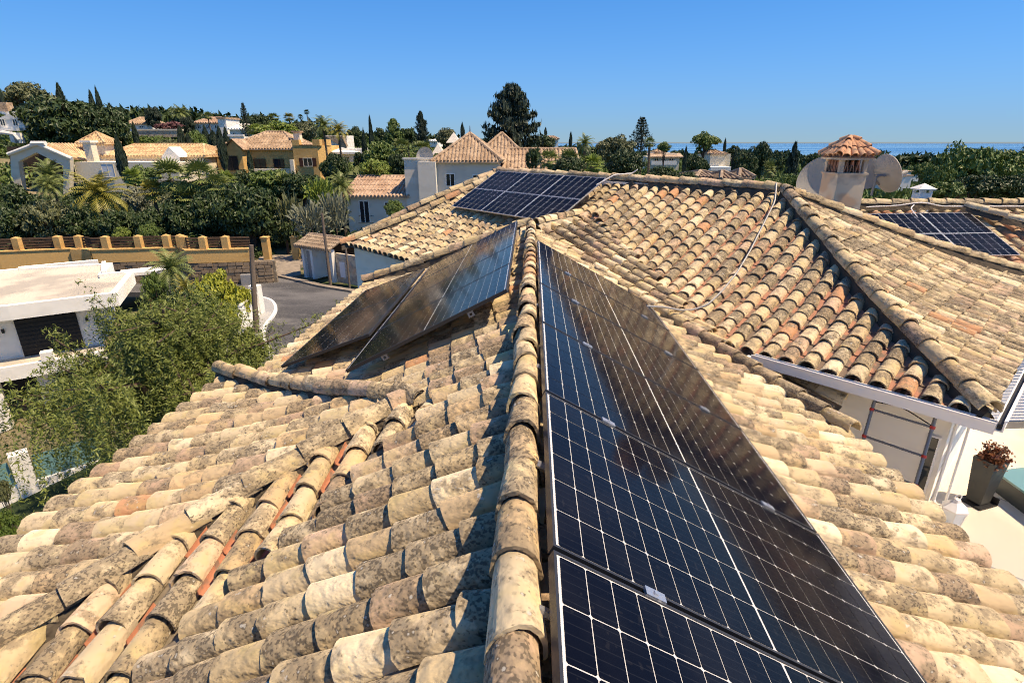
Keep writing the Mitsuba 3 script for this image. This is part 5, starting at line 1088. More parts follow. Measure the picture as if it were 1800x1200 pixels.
rk = part(GH, 'roof', MB().poly(rfp).poly([rfp[3], rfp[2], gp_(3.4, -2.6, -6.75), gp_(-.3, -2.6, -6.75)]).fbox(gp_(-.3, .4, -6.85), (*(gd * 3.7), 0), (*(-gn * .1), 0), (0, 0, .1)).get(), 'roof_old', False)
b = MB()
for i in range(17):
    u = -.2 + i * .22
    for j in range(4): b.tube([gp_(u, .45 - j * .36, -6.70 + j * .15 + .03), gp_(u, .45 - (j + 1) * .36, -6.70 + (j + 1) * .15)], [.09, .075], 5)
part(rk, 'tile_rows', b.get(), 'roof_old', False, kind='stuff'); part(rk, 'ridge', MB().tube([gp_(-.3, -1.0, -6.08), gp_(3.4, -1.0, -6.08)], .1, 6).get(), 'roof_old', False)
solo('street_pole', 'dark utility pole standing in front of the gatehouse', 'pole', MB().tube([gp_(3.25, .5, -9.1), gp_(3.2, .5, -4.3)], [.11, .085], 8).get(), 'wood_grey')
solo('thin_post', 'thin grey post right of the gatehouse roof', 'post', MB().tube([gp_(4.9, .3, -9.1), gp_(4.9, .3, -6.3)], .07, 8).get(), 'wood_grey')

# ---------------------------------------------------------------- plants
def quads(c, n, size, r, asp=1.7, up=.0):
    """one leaf-sized diamond at each centre c, roughly facing n"""
    k = len(c); nn = n + r.normal(0, .75, (k, 3)) + A([0, 0, up]); nn /= np.linalg.norm(nn, axis=1, keepdims=True) + 1e-9
    t = np.cross(nn, r.normal(0, 1, (k, 3))); t /= np.linalg.norm(t, axis=1, keepdims=True) + 1e-9; b = np.cross(nn, t)
    s = size * r.uniform(.6, 1.35, (k, 1)); t, b = t * s * asp, b * s
    v = np.stack([c - t, c - b * .8 + nn * s * .2, c + t, c + b * .8 + nn * s * .2], 1).reshape(-1, 3)
    i = np.arange(k)[:, None] * 4
    return v, np.vstack([i + [0, 1, 2], i + [0, 2, 3]])
def join(parts):
    V, F, n = [], [], 0
    for v, f in parts: V.append(v); F.append(f + n); n += len(v)
    return trimesh.Trimesh(np.vstack(V), np.vstack(F), process=False)
def crown_broad(seed, clumps=60, per=70, size=.05, flat=1.0, base=.12, lump=.27):
    r = np.random.default_rng(seed); out = []
    for i in range(clumps):
        d = unit(r.normal(0, 1, 3)); q = r.uniform(.55, .86) if r.random() < .8 else r.uniform(.1, .5)
        c = d * q * A([1, 1, .5]); c[2] += .5
        if flat != 1.0: c[2] = .5 + abs(c[2] - .5) * flat if r.random() < .7 else c[2]
        if c[2] < base and r.random() < .5: continue
        cr = r.uniform(.6, 1.25) * lump
        dd = r.normal(0, 1, (per, 3)); dd /= np.linalg.norm(dd, axis=1, keepdims=True); dd[:, 2] = np.abs(dd[:, 2]) * r.choice([1, 1, 1, -.6], per)
        rr_ = cr * r.uniform(.45, 1.0, (per, 1)) ** .6
        out.append(quads(c + dd * rr_ * A([1, 1, .5]), dd * A([1, 1, 1.2]), size, r, up=.3))
    return join(out)
def crown_spindle(seed, n=1500, size=.09, sharp=.8, fat=.8):
    r = np.random.default_rng(seed); z = r.random(n) ** .9; a = r.random(n) * 2 * np.pi
    rad = np.sin(np.clip(z, .0, 1) ** sharp * np.pi) ** .7 * fat * (1 + .25 * np.sin(a * 3 + z * 9) * r.random(n)) * r.uniform(.75, 1.0, n) + .03
    d = np.stack([np.cos(a), np.sin(a), 0 * a], -1); c = d * rad[:, None]; c[:, 2] = z
    return join([quads(c, d + A([0, 0, .5]), A([size]), r, 1.6)])
def squash(m, kx, kz):
    m.vertices[:, 2] *= kz; return m
def crown_conifer(seed, tiers=24, br=9, per=34, size=.035, sparse=0.0, droop=.05, upturn=.35, power=.8, wild=.35, base=.05):
    r = np.random.default_rng(seed); out = []
    for t in range(tiers):
        z0 = base + (.98 - base) * (t / tiers) ** .95; L = (1 - (t / tiers) ** 1.25) ** power
        for b in range(br):
            if r.random() < sparse: continue
            a = r.random() * 2 * np.pi; l = L * r.uniform(1 - wild, 1 + wild * .45) + .03
            s = r.random(per) ** .7; zz = z0 - droop * s * l + upturn * .25 * (s * l) ** 2
            c = np.stack([np.cos(a) * s * l, np.sin(a) * s * l, zz], -1) + r.normal(0, 1, (per, 3)) * A([.05, .05, .016]) * (1 - .5 * s[:, None])
            out.append(quads(c, A([np.cos(a), np.sin(a), .8]) * np.ones((per, 1)), size, r, 2.0))
    return join(out)
def crown_norfolk(seed, tiers=13):
    r = np.random.default_rng(seed); out = []
    for t in range(tiers):
        z0 = .10 + .88 * t / tiers; L = (1 - t / tiers) ** .75
        for b in range(6):
            a = b * np.pi / 3 + r.normal(0, .15) + t; l = L * r.uniform(.85, 1.05) + .05; per = 26
            s = r.random(per); c = np.stack([np.cos(a) * s * l, np.sin(a) * s * l, z0 + .06 * s * l + .05 * (s * l) ** 2 + r.normal(0, .006, per)], -1)
            w = A([-np.sin(a), np.cos(a), 0]); c = c + w * (r.normal(0, .07, (per, 1)) * (1.1 - s[:, None]))
            out.append(quads(c, A([0, 0, 1.0]) * np.ones((per, 1)), .022, r, 3.0))
    return join(out)
def frond(base, phi, el, L, r, pairs=15, leaf_l=.24, width=.016, droop=1.0):
    s = np.linspace(0, 1, pairs + 1); P = [A(base, float)]; e = el
    for i in range(pairs):
        d = A([math.cos(phi) * math.cos(e), math.sin(phi) * math.cos(e), math.sin(e)]); P.append(P[-1] + d * L / pairs); e -= droop * 1.9 / pairs * (.35 + s[i]) * math.cos(e) ** .3 if math.cos(e) > 0 else .1
        e = max(e, -1.45)
    P = A(P); t = np.gradient(P, axis=0); t /= np.linalg.norm(t, axis=1, keepdims=True); side = A([-math.sin(phi), math.cos(phi), 0]); up = np.cross(t, side) * -1
    V, F = [], []; n = 0
    for i in range(1, pairs + 1):
        ll = leaf_l * L * math.sin(math.pi * min(.12 + s[i] * .86, 1)) ** .6
        for sg in (-1, 1):
            d = unit(side * sg * .8 + t[i] * .65 - A([0, 0, .25 + .2 * r.random()])); w = t[i] * width * L * 1.6
            p = P[i]; q = p + d * ll
            V += [p - w, p + w, q + w * .15, q - w * .15]; F += [[n, n + 1, n + 2], [n, n + 2, n + 3]]; n += 4
    rw = side * .008 * L
    for i in range(pairs): V += [P[i] - rw, P[i] + rw, P[i + 1] + rw * .7, P[i + 1] - rw * .7]; F += [[n, n + 1, n + 2], [n, n + 2, n + 3]]; n += 4
    return A(V), A(F)
def crown_palm(seed, n=46, low=-.6, pairs=15, leaf_l=.24):
    r = np.random.default_rng(seed); out = []
    for i in range(n):
        q = (i + .5) / n; el = 1.45 - (1.45 - low) * q ** .9 + r.normal(0, .08); phi = i * 2.399 + r.normal(0, .15)
        out.append(frond((0, 0, .45), phi, el, r.uniform(.88, 1.08), r, pairs, leaf_l))
    m = join(out); lo, hi = m.vertices[:, 2].min(), m.vertices[:, 2].max(); m.vertices[:, 2] = (m.vertices[:, 2] - lo) / (hi - lo); return m
def crown_fan(seed, n=34, blades=13):
    r = np.random.default_rng(seed); V, F, k = [], [], 0
    for i in range(n):
        q = (i + .5) / n; el = 1.35 - 2.3 * q + r.normal(0, .12); phi = i * 2.399 + r.normal(0, .2)
        d = A([math.cos(phi) * math.cos(el), math.sin(phi) * math.cos(el), math.sin(el)]); side = A([-math.sin(phi), math.cos(phi), 0]); nn = np.cross(side, d)
        c = d * r.uniform(.42, .6); R_ = r.uniform(.40, .52)
        V += [-side * .012, side * .012, c + side * .012, c - side * .012]; F += [[k, k + 1, k + 2], [k, k + 2, k + 3]]; k += 4
        for b in range(blades):
            a = (b / (blades - 1) - .5) * 3.6; e = unit(d * math.cos(a) + side * math.sin(a) - A([0, 0, .18]) + nn * r.normal(0, .07)); w = np.cross(e, nn) * .032
            V += [c - w * .6, c + w * .6, c + e * R_ * .65 + w, c + e * R_ - A([0, 0, .10 * r.random()]), c + e * R_ * .65 - w]; F += [[k, k + 1, k + 2], [k, k + 2, k + 4], [k + 4, k + 2, k + 3]]; k += 5
    m = trimesh.Trimesh(V, F, process=False); lo, hi = m.vertices[:, 2].min(), m.vertices[:, 2].max(); m.vertices[:, 2] = (m.vertices[:, 2] - lo) / (hi - lo); return m
def crown_spiky(seed, n=420, L=.34):
    r = np.random.default_rng(seed); V, F, k = [], [], 0
    for i in range(n):
        g = r.normal(0, 1, 3); c = unit(g) * r.uniform(.2, .8) * A([1, 1, .45]) + A([0, 0, .48]); d = unit(unit(c - A([0, 0, .2])) + r.normal(0, .45, 3) + A([0, 0, .45])); w = unit(np.cross(d, r.normal(0, 1, 3))) * .035
        l = L * r.uniform(.6, 1.2); V += [c - w * .4, c + w * .4, c + d * l * .6 + w, c + d * l - A([0, 0, .06]), c + d * l * .6 - w]; F += [[k, k + 1, k + 2], [k, k + 2, k + 4], [k + 4, k + 2, k + 3]]; k += 5
    return trimesh.Trimesh(V, F, process=False)
KINDS = {}
for s_ in range(3):
    KINDS['broad', s_] = lambda s_=s_: crown_broad(200 + s_, 95, 85, .036)
    KINDS['small', s_] = lambda s_=s_: crown_broad(210 + s_, 42, 42, .062)
    KINDS['bush', s_] = lambda s_=s_: crown_broad(220 + s_, 70, 70, .040, base=-.3, lump=.30)
    KINDS['pine', s_] = lambda s_=s_: crown_broad(230 + s_, 60, 80, .034, flat=.9, base=.35, lump=.25)
    KINDS['cypress', s_] = lambda s_=s_: crown_spindle(240 + s_)
    KINDS['conifer', s_] = lambda s_=s_: crown_conifer(250 + s_, 22, 9, 40, .032, power=.55, wild=.45, upturn=.5)
    KINDS['fir', s_] = lambda s_=s_: crown_conifer(260 + s_, 16, 7, 22, .055, wild=.2)
    KINDS['norfolk', s_] = lambda s_=s_: crown_norfolk(270 + s_)
    KINDS['palm', s_] = lambda s_=s_: crown_palm(280 + s_)
    KINDS['fan', s_] = lambda s_=s_: crown_fan(290 + s_)
    KINDS['spiky', s_] = lambda s_=s_: crown_spiky(300 + s_)
_crowns, _trunks = {}, {}
NAMES = {'broad': 'broadleaf_tree', 'small': 'broadleaf_tree', 'bush': 'bush', 'pine': 'umbrella_pine', 'cypress': 'cypress', 'conifer': 'conifer', 'fir': 'conifer', 'norfolk': 'star_pine', 'palm': 'palm_tree', 'fan': 'fan_palm', 'spiky': 'spiky_plant'}
CATS = {'bush': 'bush', 'spiky': 'plant', 'palm': 'palm', 'fan': 'palm'}
def plant(kind, leafm, x, y, zt, zb_, w, label, group=None, trunk=True, seed=None):
    global n_plant
    n_plant += 1; s = n_plant % 3 if seed is None else seed
    K = thing(NAMES[kind], label, CATS.get(kind, 'tree'), group)
    ck = (kind, s, leafm)
    if ck not in _crowns: _crowns[ck] = ply(KINDS[kind, s](), leafm)
    a = rng.uniform(0, 6.28); R = np.eye(4); R[:2, :2] = [[math.cos(a), -math.sin(a)], [math.sin(a), math.cos(a)]]
    M = np.diag([w / 2, w / 2, zt - zb_, 1.0]); M = M @ R; M[:3, 3] = (x, y, zb_)
    copy_of(K, 'crown', _crowns[ck], M)
    g = min(float(ground_z(x, y)[0]), zb_ + .2) - .1
    if not trunk: return K
    top = {'palm': zb_ + (zt - zb_) * .42, 'fan': zb_ + (zt - zb_) * .45}.get(kind, zb_ + (zt - zb_) * (.9 if kind in ('conifer', 'fir', 'norfolk', 'cypress') else .55))
    r0 = {'palm': .035, 'fan': .03, 'cypress': .10, 'bush': .04, 'conifer': .035, 'norfolk': .03, 'spiky': .03}.get(kind, .045) * w
    if kind in ('palm', 'fan'): r0 = min(max(r0, .14), .32)
    h = top - g; tp = 'bark_palm' if kind in ('palm', 'fan') else 'bark'
    m = MB().tube([(x, y, g), (x + .02 * h, y, g + h * .4), (x, y, top)], [r0 * 1.2, r0, r0 * (.9 if kind in ('palm', 'fan') else .35)], 7)
    if kind in ('broad', 'small', 'pine', 'bush'):
        for q in range(5):
            b = q * 1.26 + a; m.tube([(x, y, g + h * .65), (x + math.cos(b) * w * .18, y + math.sin(b) * w * .18, zb_ + (zt - zb_) * .5), (x + math.cos(b) * w * .33, y + math.sin(b) * w * .33, zb_ + (zt - zb_) * (.6 + .1 * (q % 3)))], [r0 * .6, r0 * .4, r0 * .15], 5)
    part(K, 'trunk', m.get(), tp)
    return K
n_plant = 0
PLANTS = [
    ('pine', 'leaf_olive', -109.27, 125.00, 12.34, 4.22, 11.67, 'rounded olive green pine at the top left, highest crown on the hill'),
    ('broad', 'leaf_dark', -87.74, 108.00, 8.24, -1.12, 16.07, 'huge dark leafy tree mass above the cream villa'),
    ('broad', 'leaf_dark', -92.51, 108.00, 7.48, -1.12, 8.60, 'left shoulder of the dark hillside trees next to the white arched house'),
    ('broad', 'leaf_dark', -80.31, 107.00, 6.23, -1.10, 9.56, 'right shoulder of the dark hillside trees above the small tower'),
    ('fir', 'leaf_conifer', -91.49, 112.00, 10.74, 5.32, 2.19, 'dark pointed tree top rising out of the big leafy mass'),
    ('cypress', 'leaf_conifer', -84.17, 112.00, 9.53, 3.76, 1.21, 'thin cypress spire on the right of the dark hill trees'),
    ('cypress', 'leaf_conifer', -86.24, 113.00, 9.11, 3.80, 1.33, 'shorter cypress beside the thin spire on the dark hill'),
    ('fir', 'leaf_conifer', -82.19, 112.00, 7.12, 2.21, 2.43, 'small dark conifer at the right end of the hill mass'),
    ('cypress', 'leaf_conifer', -108.81, 118.00, 10.73, 5.62, 0.93, 'slim cypress at the very left edge of the picture'),
    ('bush', 'leaf_dark', -93.41, 100.00, 0.48, -2.96, 7.09, 'dark bushes under the arched terrace at the left edge'),
    ('pine', 'leaf_dark', -135.11, 190.00, 10.70, 8.98, 2.61, 'tiny far umbrella pine on a bare stem at the skyline'),
    ('broad', 'leaf_conifer', -92.47, 140.00, 8.25, 2.75, 3.86, 'dark round tree standing between two hill cottages'),
    ('small', 'leaf_dark', -102.16, 150.00, 7.35, 4.06, 3.55, 'low dark tree left of the round dark one'),
    ('palm', 'leaf_palm', -84.48, 138.00, 8.73, 4.74, 5.94, 'tall ragged palm on the skyline above the pink tree'),
    ('broad', 'leaf_conifer', -81.99, 136.00, 5.91, 1.16, 3.49, 'dark column shaped tree under the ragged palm'),
    ('bush', 'leaf_pink', -83.83, 132.00, 4.66, 2.35, 5.73, 'pinkish flowering tree in front of the hill cottages'),
    ('fan', 'leaf_palm', -75.59, 134.00, 6.90, 4.84, 3.15, 'single fan palm in front of the orange red roof'),
    ('norfolk', 'leaf_conifer', -53.96, 108.00, 7.19, 0.51, 2.75, 'dark star branched conifer above the ochre villa'),
    ('broad', 'leaf_dark', -59.43, 125.00, 5.63, 2.21, 5.39, 'dark tree right of the star branched conifer'),
    ('small', 'leaf_dark', -79.68, 150.00, 6.22, 3.49, 4.42, 'low far tree behind the white gable'),
    ('fan', 'leaf_palm', -53.12, 118.00, 5.73, 3.81, 3.45, 'left one of two fan palms on the ridge behind the ochre villa'),
    ('fan', 'leaf_gold', -49.83, 118.00, 5.83, 3.81, 2.99, 'right one of two fan palms on the ridge behind the ochre villa'),
    ('fan', 'leaf_dark', -68.40, 170.00, 7.94, 6.40, 1.98, 'lower one of the two thin far palms on the skyline'),
    ('fan', 'leaf_dark', -66.40, 170.00, 9.15, 7.63, 2.14, 'higher one of the two thin far palms on the skyline'),
    ('broad', 'leaf_bright', -46.12, 104.00, 3.55, 0.30, 8.18, 'bright green tree behind the tiled roof of the ochre villa'),
    ('broad', 'leaf_olive', -42.24, 106.00, 3.80, 0.11, 5.41, 'grey green tree right of the bright one behind the ochre villa'),
    ('fan', 'leaf_bright', -50.44, 104.00, 3.36, 1.07, 3.48, 'light green palm left of the bright tree'),
    ('palm', 'leaf_palm', -27.72, 76.00, 3.41, 0.64, 4.01, 'left one of the twin tall date palms beside the ochre villa'),
    ('palm', 'leaf_gold', -25.14, 74.00, 2.78, 0.21, 3.62, 'right one of the twin tall date palms, its dry skirt hanging down'),
    ('cypress', 'leaf_conifer', -75.53, 108.00, 3.32, -0.70, 1.18, 'lone cypress standing behind the cream villa tower'),
    ('cypress', 'leaf_conifer', -49.97, 68.00, 0.45, -4.25, 1.37, 'dark cypress in front of the cream villa beside its tower'),
    ('cypress', 'leaf_conifer', -51.92, 84.00, 1.96, -2.62, 1.51, 'left cypress of the pair between the cream and ochre villas'),
    ('cypress', 'leaf_conifer', -50.90, 84.00, 1.03, -2.62, 1.17, 'right cypress of the pair between the cream and ochre villas'),
    ('cypress', 'leaf_conifer', -42.28, 77.00, 1.65, -3.28, 1.38, 'slim cypress in front of the left gable of the ochre villa'),
    ('cypress', 'leaf_conifer', -38.16, 76.00, -1.20, -3.96, 0.92, 'short cypress in front of the ochre villa wall'),
    ('cypress', 'leaf_conifer', -63.16, 110.00, 2.76, -1.13, 1.53, 'leftmost of the three hillside cypresses above the ochre villa'),
    ('cypress', 'leaf_conifer', -60.59, 108.00, 1.92, -1.51, 1.93, 'middle one of the three hillside cypresses above the ochre villa'),
    ('cypress', 'leaf_conifer', -59.17, 110.00, 2.56, -1.12, 1.20, 'rightmost of the three hillside cypresses above the ochre villa'),
    ('broad', 'leaf_mid', -56.06, 94.00, 2.02, -3.47, 4.31, 'rounded light green tree right of the cypress pair'),
    ('bush', 'leaf_mid', -75.92, 112.00, 1.37, -1.58, 6.71, 'green hedge bushes above the right wing of the cream villa'),
    ('bush', 'leaf_olive', -69.69, 108.00, 0.52, -1.93, 4.75, 'olive toned bushes left of the cypress pair'),
    ('bush', 'leaf_mid', -80.03, 112.00, 1.16, -1.15, 4.48, 'green bushes behind the small tower of the cream villa'),
    ('broad', 'leaf_dark', -34.01, 110.00, 2.73, -0.91, 3.89, 'dark tree right of the twin date palms'),
    ('cypress', 'leaf_conifer', -21.51, 76.00, 2.85, -2.77, 0.75, 'tall thin cypress beside the white pavilion'),
    ('cypress', 'leaf_conifer', -22.79, 77.00, 1.35, -2.81, 0.84, 'shorter cypress just left of the tall thin one'),
    ('conifer', 'leaf_mid', -24.32, 100.00, 3.92, -0.45, 3.51, 'blue green conifer left of the pointed dark one'),
    ('conifer', 'leaf_conifer', -18.57, 95.00, 4.82, 0.27, 2.40, 'pointed dark conifer left of the tower roof'),
    ('small', 'leaf_dark', -22.89, 104.00, 2.58, -0.47, 3.45, 'low dark tree between the two conifers'),
    ('small', 'leaf_dark', -29.99, 112.00, 2.58, -1.13, 3.29, 'dark tree behind the tall thin cypress'),
    ('fan', 'leaf_palm', -14.84, 64.00, 0.65, -1.24, 2.89, 'fan palm in the gardens left of the flat topped block'),
    ('fan', 'leaf_palm', -12.12, 62.00, 0.29, -1.32, 2.68, 'fan palm next to the pointed dark conifer'),
    ('broad', 'leaf_mid', -18.88, 70.00, 0.07, -2.55, 4.15, 'green tree behind the low white wing of the tower house'),
    ('bush', 'leaf_bright', -16.24, 58.00, -1.56, -3.67, 3.24, 'yellow green bush above the low red tiled wing'),
    ('broad', 'leaf_dark', -14.36, 60.00, -0.94, -3.67, 2.39, 'dark tree squeezed against the flat topped white block'),
    ('broad', 'leaf_olive', -16.76, 110.00, 2.52, -0.50, 4.07, 'grey green tree behind the little white turret'),
    ('small', 'leaf_dark', -22.11, 74.00, -1.03, -3.40, 2.94, 'dark foliage beside the canopy of the white pavilion'),
    ('cypress', 'leaf_conifer', -12.47, 100.00, 3.01, 0.47, 0.87, 'small cypress just left of the tower roof tip'),
    ('conifer', 'leaf_conifer', -2.71, 66.00, 6.14, -1.52, 6.60, 'largest dark spreading conifer, standing above the far roof'),
    ('broad', 'leaf_dark', 1.06, 80.00, 1.10, -1.09, 3.42, 'dark tree right of the largest conifer'),
    ('small', 'leaf_dark', -0.15, 52.00, -0.33, -2.36, 1.53, 'dark shrub at the right end of the long tower house roof'),
    ('cypress', 'leaf_conifer', 2.02, 120.00, 2.84, 1.21, 0.70, 'tiny cypress by the small white house on the skyline'),
    ('cypress', 'leaf_conifer', 5.97, 100.00, 1.55, -1.00, 0.68, 'thin cypress left of the tall fan palm'),
    ('palm', 'leaf_palm', 3.86, 46.00, 0.80, -0.88, 1.78, 'upright palm crown rising over the far ridge'),
    ('fan', 'leaf_palm', 0.95, 40.00, -0.25, -1.97, 2.04, 'fan palm at the left end of the green strip above the far ridge'),
    ('fan', 'leaf_palm', 2.20, 38.00, -0.17, -1.94, 2.08, 'second fan palm from the left above the far ridge'),
    ('fan', 'leaf_bright', 3.60, 37.00, -0.57, -2.09, 1.89, 'third fan palm from the left above the far ridge'),
    ('broad', 'leaf_dark', 2.10, 36.00, -0.82, -2.18, 2.13, 'dark thicket below the fan palms above the far ridge'),
    ('broad', 'leaf_olive', 9.84, 72.00, 0.98, -2.58, 4.61, 'grey green tree left of the sparse star pine'),
    ('norfolk', 'leaf_conifer', 13.89, 78.00, 3.35, -1.35, 3.75, 'sparse lacy star pine standing out against the sky'),
    ('fan', 'leaf_palm', 11.22, 58.00, 0.58, -0.58, 1.45, 'slim fan palm in front of the lacy star pine'),
    ('broad', 'leaf_dark', 7.77, 50.00, -0.50, -2.82, 3.42, 'dark tree below the lacy star pine'),
    ('bush', 'leaf_dark', 9.47, 44.00, -1.65, -2.90, 2.59, 'dark bush above the middle of the far ridge'),
    ('broad', 'leaf_mid', 19.70, 90.00, 0.09, -1.39, 2.26, 'small tree right of the lacy star pine'),
    ('pine', 'leaf_mid', 29.84, 104.00, 1.97, -2.36, 5.60, 'round topped umbrella pine in the middle of the sea view'),
    ('cypress', 'leaf_conifer', 35.16, 110.00, 0.60, -1.69, 0.63, 'thin cypress right of the round umbrella pine'),
    ('small', 'leaf_dark', 40.08, 120.00, -0.53, -2.72, 2.78, 'low round tree right of the yellow house'),
    ('cypress', 'leaf_conifer', 16.35, 64.00, -0.63, -4.08, 0.56, 'dark cypress left of the row of dark trees'),
    ('broad', 'leaf_dark', 18.29, 66.00, -1.26, -4.21, 2.96, 'left one of the dark trees below the umbrella pine'),
    ('fan', 'leaf_palm', 10.16, 44.00, -1.57, -2.98, 1.55, 'small palm among the dark trees above the ridge'),
    ('broad', 'leaf_dark', 22.19, 62.00, -0.61, -3.71, 2.41, 'dark tree right of the yellow house'),
    ('broad', 'leaf_dark', 27.62, 72.00, 0.20, -4.30, 3.06, 'tallest of the dark trees left of the chimney'),
    ('fir', 'leaf_conifer', 26.20, 60.00, 0.11, -3.46, 1.39, 'pointed conifer just left of the largest dish'),
    ('small', 'leaf_dark', 26.06, 64.00, -0.63, -3.58, 1.98, 'dark tree between the tall dark tree and the pointed conifer'),
    ('fan', 'leaf_palm', 19.96, 50.00, -1.13, -3.08, 1.46, 'palm in the dark trees left of the pointed conifer'),
    ('bush', 'leaf_mid', 16.05, 40.00, -2.24, -3.14, 1.96, 'light bushes behind the ridge left of the largest dish'),
    ('bush', 'leaf_mid', 15.75, 36.00, -1.81, -2.96, 1.41, 'light leafy bush at the left rim of the largest dish'),
    ('cypress', 'leaf_conifer', 22.37, 66.00, -1.01, -3.70, 0.64, 'slim cypress beside the yellow house'),
    ('bush', 'leaf_dark', 10.90, 42.00, -1.89, -2.92, 1.65, 'dark bush in front of the slim cypress at the ridge'),
    ('broad', 'leaf_mid', 31.69, 44.00, 0.04, -3.99, 4.39, 'big rounded green tree at the right, highest of its clump'),
    ('broad', 'leaf_mid', 35.74, 46.00, -0.28, -4.16, 4.94, 'second rounded tree of the right clump'),
    ('broad', 'leaf_olive', 39.72, 48.00, -0.46, -4.34, 4.13, 'rounded tree cut off by the right edge of the picture'),
    ('broad', 'leaf_mid', 28.70, 42.00, -1.24, -3.82, 2.27, 'lighter small tree at the left foot of the right clump'),
    ('bush', 'leaf_dark', 28.63, 38.00, -1.88, -3.44, 2.94, 'dark undergrowth below the right tree clump'),
    ('bush', 'leaf_dark', 30.85, 38.00, -1.88, -3.51, 2.57, 'dark undergrowth in the right corner behind the ridge'),
    ('bush', 'leaf_mid', 52.43, 80.00, -2.52, -4.87, 2.77, 'green tree left of the small white chimney'),
    ('bush', 'leaf_mid', 23.76, 34.00, -2.07, -3.15, 1.98, 'green shrub right behind the small white chimney'),
    ('broad', 'leaf_dark', 52.38, 90.00, -2.51, -4.99, 5.20, 'dark trees behind the oval dish'),
    ('broad', 'leaf_dark', 42.58, 90.00, -1.37, -4.01, 3.47, 'dark tree behind the largest dish'),
    ('broad', 'leaf_dark', -24.45, 47.00, -3.18, -8.05, 5.83, 'large dark green tree over the driveway gate'),
    ('broad', 'leaf_dark', -28.13, 48.00, -4.11, -8.04, 4.49, 'dark tree left of the large one over the gate'),
    ('palm', 'leaf_palm', -52.51, 60.00, -1.43, -5.08, 4.43, 'date palm in front of the cream porch gable'),
    ('palm', 'leaf_palm', -51.21, 58.00, -2.73, -5.73, 3.95, 'lower date palm below the porch gable palm'),
    ('palm', 'leaf_gold', -38.14, 48.00, -2.25, -6.30, 6.35, 'large golden green date palm behind the ochre wall'),
    ('fan', 'leaf_palm', -33.92, 52.00, -1.03, -4.57, 4.65, 'shaggy fan palm in the middle of the garden'),
    ('fan', 'leaf_palm', -30.55, 51.00, -1.20, -4.68, 4.25, 'second shaggy fan palm right of the first in the garden'),
    ('fan', 'leaf_bright', -43.27, 60.00, -2.34, -4.57, 2.45, 'light green fan palm right of the golden date palm'),
    ('fan', 'leaf_bright', -31.91, 58.00, -2.47, -4.74, 2.59, 'light fan palm below the gable of the ochre villa'),
    ('fan', 'leaf_palm', -28.43, 50.00, -2.32, -4.88, 2.85, 'third fan palm in the garden row, left of the big dark tree'),
    ('fan', 'leaf_gold', -35.20, 51.00, -2.98, -5.41, 2.73, 'fan palm with dry yellow leaves right of the pale flowering bush'),
    ('fan', 'leaf_palm', -31.55, 50.00, -3.21, -5.90, 3.09, 'low fan palm below the two shaggy ones'),
    ('fan', 'leaf_palm', -26.75, 60.00, -2.78, -5.47, 2.68, 'fan palm under the windows of the ochre villa'),
    ('palm', 'leaf_palm', -17.88, 52.00, -2.40, -5.45, 3.16, 'feathery palm crown left of the low white wing'),
    ('spiky', 'leaf_bright', -19.30, 50.00, -2.88, -5.55, 3.15, 'bright banana like plant right in the garden'),
    ('small', 'leaf_dark', -49.81, 52.00, -3.48, -6.22, 2.71, 'dark green tree at the left edge below the cream villa'),
    ('bush', 'leaf_dark', -44.59, 46.00, -5.12, -8.02, 3.90, 'dark bush behind the left end of the ochre wall'),
    ('bush', 'leaf_olive', -41.49, 46.00, -4.64, -7.99, 4.08, 'large grey green bush behind the ochre wall'),
    ('bush', 'leaf_dark', -38.47, 46.00, -5.28, -7.97, 3.40, 'dark bush under the golden date palm'),
    ('bush', 'leaf_dark', -35.56, 46.00, -5.18, -7.95, 3.48, 'dark green bush right of the golden date palm'),
    ('bush', 'leaf_grey', -38.84, 54.00, -4.11, -6.51, 2.79, 'pale flowering bush between the date palm and the fan palms'),
    ('bush', 'leaf_dark', -32.38, 46.00, -5.16, -7.93, 3.09, 'black green bush below the shaggy fan palms'),
    ('bush', 'leaf_dark', -30.28, 47.00, -4.60, -8.09, 3.53, 'deep shaded bush behind the middle of the ochre wall'),
    ('bush', 'leaf_olive', -32.50, 50.00, -4.20, -5.91, 3.10, 'olive bush at the foot of the shaggy fan palms'),
    ('broad', 'leaf_mid', -28.93, 62.00, -2.63, -6.03, 5.66, 'rounded tree below the windows of the ochre villa'),
    ('broad', 'leaf_dark', -33.79, 66.00, -3.06, -6.03, 4.69, 'dark tree below the ochre villa balustrade'),
    ('broad', 'leaf_dark', -24.81, 60.00, -2.89, -5.82, 4.86, 'dark tree below the terrace block of the ochre villa'),
    ('broad', 'leaf_dark', -23.16, 66.00, -1.04, -4.96, 3.57, 'dark tree right of the ochre villa under the date palms'),
    ('spiky', 'leaf_grey', -17.90, 44.00, -4.27, -7.50, 3.64, 'silvery lanceolate shrub behind the gatehouse'),
    ('spiky', 'leaf_grey', -16.27, 45.00, -3.65, -7.47, 2.78, 'tall silvery shrub against the white house'),
    ('spiky', 'leaf_olive', -20.84, 47.00, -4.01, -7.83, 2.91, 'narrow leaved shrub right of the large dark garden tree'),
    ('bush', 'leaf_dark', -21.47, 47.00, -5.51, -8.12, 2.93, 'shaded bush behind the dark driveway gate'),
    ('bush', 'leaf_mid', -10.11, 40.00, -3.86, -5.14, 1.47, 'green bush in front of the balcony window of the tower house'),
    ('bush', 'leaf_bright', -32.19, 42.00, -6.11, -7.26, 1.33, 'bright creeper hanging over the ochre wall'),
    ('bush', 'leaf_mid', -29.97, 42.00, -5.84, -7.33, 1.59, 'leafy creeper on the ochre wall posts'),
    ('broad', 'leaf_mid', -47.82, 68.00, -2.52, -5.18, 4.16, 'green tree in front of the right wing of the cream villa'),
